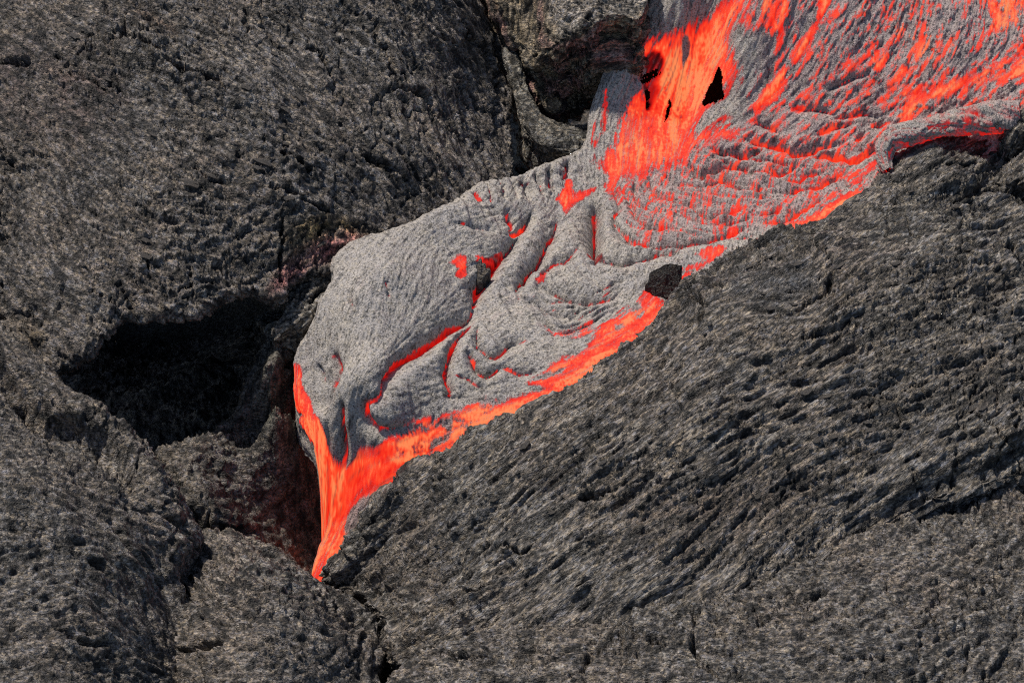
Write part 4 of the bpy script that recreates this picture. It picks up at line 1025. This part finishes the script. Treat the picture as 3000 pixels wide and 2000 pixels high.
# ------------------------------------------------------------------ twisted rope of crust on the right of the flow
def tube(path, rad, nseg, nring, seed, lumps=.25):
    """path: (u, v, z) drawing points; returns verts, quads and (along, around) parameters"""
    P = np.array(path, float)
    L = smooth_line(P, False, 4.0)
    x, y = pix(L[:, 0], L[:, 1], L[:, 2]); C = np.stack([x, y, L[:, 2]], 1)
    t = np.linspace(0, 1, nseg); k = np.linspace(0, 1, len(C))
    C = np.stack([np.interp(t, k, C[:, i]) for i in range(3)], 1)
    R = np.interp(t, np.linspace(0, 1, len(rad)), rad)
    T = np.gradient(C, axis=0); T /= np.linalg.norm(T, axis=1, keepdims=True) + 1e-9
    up = np.array([0, 0, 1.0]); S = np.cross(T, up); S /= np.linalg.norm(S, axis=1, keepdims=True) + 1e-9; W = np.cross(S, T)
    a = np.linspace(0, 2 * math.pi, nring, endpoint=False)
    al, ar = np.meshgrid(t, a, indexing='ij')
    tw = ar + 3.0 * al
    r = R[:, None] * (1 + lumps * fbm(al * 16 + 2.0 * np.cos(tw), 2.0 * np.sin(tw) + seed, seed, 4, .65) + .10 * np.sin(5 * tw + 2 * fbm(al * 9, tw * .3, seed + 2, 2))
                      - .16 * sstep(.16, .0, np.abs(fbm(al * 7, 2.4 * np.cos(tw) + 5, seed + 4, 3))) + .06 * fbm(al * 90, 6 * np.cos(tw), seed + 6, 3))
    V = C[:, None] + r[..., None] * (np.cos(ar)[..., None] * S[:, None] + np.sin(ar)[..., None] * W[:, None])
    j, i = np.mgrid[0:nseg - 1, 0:nring]
    F = np.stack([(j * nring + i), ((j + 1) * nring + i), ((j + 1) * nring + (i + 1) % nring), (j * nring + (i + 1) % nring)], -1).reshape(-1, 4)
    return V.reshape(-1, 3), F, al.ravel(), ar.ravel()
def make_rope():
    V, F, al, ar = tube([(2602, 500, .20), (2590, 465, .22), (2596, 430, .25), (2625, 405, .27), (2680, 390, .275), (2750, 372, .28), (2830, 356, .29), (2905, 345, .30), (2985, 340, .31)],
                        [.020, .040, .052, .048, .046, .052, .060, .066, .055], 420, 72, 61)
    n = fbm(al * 40, np.cos(ar) * 2 + 3, 62, 4); st = fbm(al * 14, (ar + 6 * al) * 4.0, 63, 4, .6)
    low = sstep(.0, -.75, np.sin(ar))            # underside stays hot
    ln = sstep(.14, .0, np.abs(fbm(al * 7, 2.4 * np.cos(ar + 3 * al) + 5, 65, 3)))
    cov = np.clip(.85 * low * sstep(-.3, .2, st) + .8 * ln * sstep(-.2, .3, n) + .25 * sstep(.1, .4, st), 0, 1)
    heat = np.clip(.44 + .16 * st + .12 * (al > .8), 0, 1)
    o = link_mesh('crust_rope', V, F, MAT['lava'], LAVA_ROOT, {'melt_temp': heat, 'cover': cov, 'grain': np.clip(.5 + .2 * st + .17 * np.random.default_rng(5).normal(size=len(st)), 0, 1)})
    o['label'] = 'twisted grey crust rope with glowing red underside on the right'
make_rope()

# ------------------------------------------------------------------ loose pieces lying on the lava
def solid_piece(name, outline, ztop, thick, seed, mat, tilt=(0, 0), n=60):
    """rough slab standing in the flow: outline drawn, real thickness"""
    outline = [tuple(np.array(q) + np.random.default_rng(seed + i).normal(size=2) * (3 if i % 2 else 0)) for i, q in enumerate(p for a_, b_ in zip(outline, outline[1:] + outline[:1]) for p in (a_, tuple((np.array(a_) + np.array(b_)) / 2)))]
    O = np.concatenate([np.linspace(outline[i], outline[(i + 1) % len(outline)], 12, endpoint=False) for i in range(len(outline))]).astype(float)
    c = O.mean(0)
    rings = []
    prof = [(0.0, .012), (.35, .006), (.7, .004), (.93, .0), (1.0, -.008), (1.04, -.06 - thick), (.7, -.08 - thick), (.0, -.09 - thick)]
    for sc_, dz in prof:
        q = c + (O - c) * max(sc_, 1e-3)
        z = ztop + dz + tilt[0] * (q[:, 0] - c[0]) / PX + tilt[1] * (q[:, 1] - c[1]) / PX
        x, y = pix(q[:, 0], q[:, 1], ztop + tilt[0] * (q[:, 0] - c[0]) / PX + tilt[1] * (q[:, 1] - c[1]) / PX)
        rings.append(np.stack([x, y, z], 1))
    # denser rings
    R = np.array(rings); t = np.linspace(0, len(prof) - 1, n)
    i0 = np.minimum(t.astype(int), len(prof) - 2); f = (t - i0)[:, None, None]
    V = R[i0] * (1 - f) + R[i0 + 1] * f
    d = .008 * fbm(V[..., 0] * 30, V[..., 1] * 30 + V[..., 2] * 25, seed, 4, .6) + .006 * fbm(V[..., 0] * 110, V[..., 2] * 20 + V[..., 1] * 20, seed + 3, 3)
    V[..., 2] += d; V[..., 0] += .6 * d
    m = V.shape[1]
    j, i = np.mgrid[0:n - 1, 0:m]
    F = np.stack([j * m + i, (j + 1) * m + i, (j + 1) * m + (i + 1) % m, j * m + (i + 1) % m], -1).reshape(-1, 4)
    return link_mesh(name, V.reshape(-1, 3), F, mat, None, {'stain': np.zeros((n * m, 4)), 'grain': np.clip(.45 + .3 * fbm(V[..., 0] * 160, V[..., 1] * 60 + V[..., 2] * 60, seed + 9, 3), 0, 1).ravel()})
o = solid_piece('rock_chunk', [(1966, 768), (1997, 774), (1994, 842), (1955, 876), (1918, 866), (1890, 832), (1904, 796), (1935, 780)], .07, .05, 71, MAT['chunk'], (0.1, -.9))
tag(o, 'black angular rock chunk stuck at the hot edge of the lava', 'rock')
o = solid_piece('crust_fragment', [(1378, 753), (1407, 752), (1424, 772), (1436, 788), (1420, 810), (1402, 830), (1384, 812), (1374, 781)], .06, .04, 73, MAT['ground'], (.2, -.5))
tag(o, 'small dark crust fragment sunk in the glowing gap of the grey lobe', 'rock')

# ------------------------------------------------------------------ pale flakes lifted off the rock skins
def flake_mesh(seed):
    r = np.random.default_rng(seed)
    n = 9; a = np.sort(np.linspace(0, 2 * math.pi, n, endpoint=False) + r.uniform(-.25, .25, n))
    L = 1.0; W = r.uniform(.28, .5)
    rad = r.uniform(.65, 1.1, n)
    top = np.stack([np.cos(a) * rad * L * .5, np.sin(a) * rad * W * .5, r.uniform(.00, .07, n)], 1)
    V = np.concatenate([top, top * [1.02, 1.02, 1] - [0, 0, .10], [[0, 0, .06]]])
    F = [(i, (i + 1) % n, 2 * n) for i in range(n)] + [(i, n + i, n + (i + 1) % n) for i in range(n)] + [(i, n + (i + 1) % n, (i + 1) % n) for i in range(n)]
    me = bpy.data.meshes.new('flake'); me.from_pydata(V.tolist(), [], F); me.update()
    me.attributes.new('stain', 'FLOAT_COLOR', 'POINT').data.foreach_set('color', np.zeros(len(V) * 4, np.float32))
    g = me.attributes.new('grain', 'FLOAT', 'POINT'); g.data.foreach_set('value', r.uniform(.55, .80, len(V)).astype(np.float32))
    return me
def scatter_flakes(lobe, parent, mat, count, seed, spots=(), box=(0, 3000, 0, 2000), size=(16, 42)):
    r = np.random.default_rng(seed)
    P = lobe.positions()
    meshes = [flake_mesh(seed * 10 + i) for i in range(6)]
    for m in meshes: m.materials.append(mat)
    ok = lobe.keep & (lobe.D < -.05) & (lobe.U0 > box[0]) & (lobe.U0 < box[1]) & (lobe.V0 > box[2]) & (lobe.V0 < box[3])
    jj, ii = np.nonzero(ok)
    picks = []
    for (u, v, l) in spots:
        q = np.argmin((lobe.U0[jj, ii] - u) ** 2 + (lobe.V0[jj, ii] - v) ** 2); picks.append((jj[q], ii[q], l))
    for q in r.choice(len(jj), count, replace=False): picks.append((jj[q], ii[q], size[0] + (size[1] - size[0]) * r.random() ** 2.2))
    for j, i, l in picks:
        o = bpy.data.objects.new('flake', meshes[r.integers(6)]); COL.objects.link(o); o.parent = parent
        N = Vector(lobe.N[j, i]); N = (N + Vector((0, 0, .6)) + Vector(r.normal(size=3) * .12)).normalized()
        t = Vector((lobe.vx[j, i], lobe.vy[j, i] / .72, 0)); t = (t - N * t.dot(N)).normalized(); b_ = N.cross(t)
        from mathutils import Matrix
        k = l / PX
        M = Matrix((t * k, b_ * k, N * k)).transposed().to_4x4(); M.translation = Vector(P[j, i]) + N * .004
        o.matrix_world = M
scatter_flakes(SLOPE[0], SLOPE[1], MAT['slope'], 150, 5, [(1987, 1119, 70), (1882, 1119, 40), (1893, 1218, 55), (2435, 920, 30), (2651, 826, 50), (2363, 1152, 45), (2195, 775, 30), (2850, 1190, 50)])
scatter_flakes(MOUND[0], MOUND[1], MAT['mound'], 120, 6, [(765, 490, 70), (560, 545, 60), (880, 285, 40), (690, 105, 40), (640, 540, 40), (830, 330, 45)], (200, 1350, 0, 800))
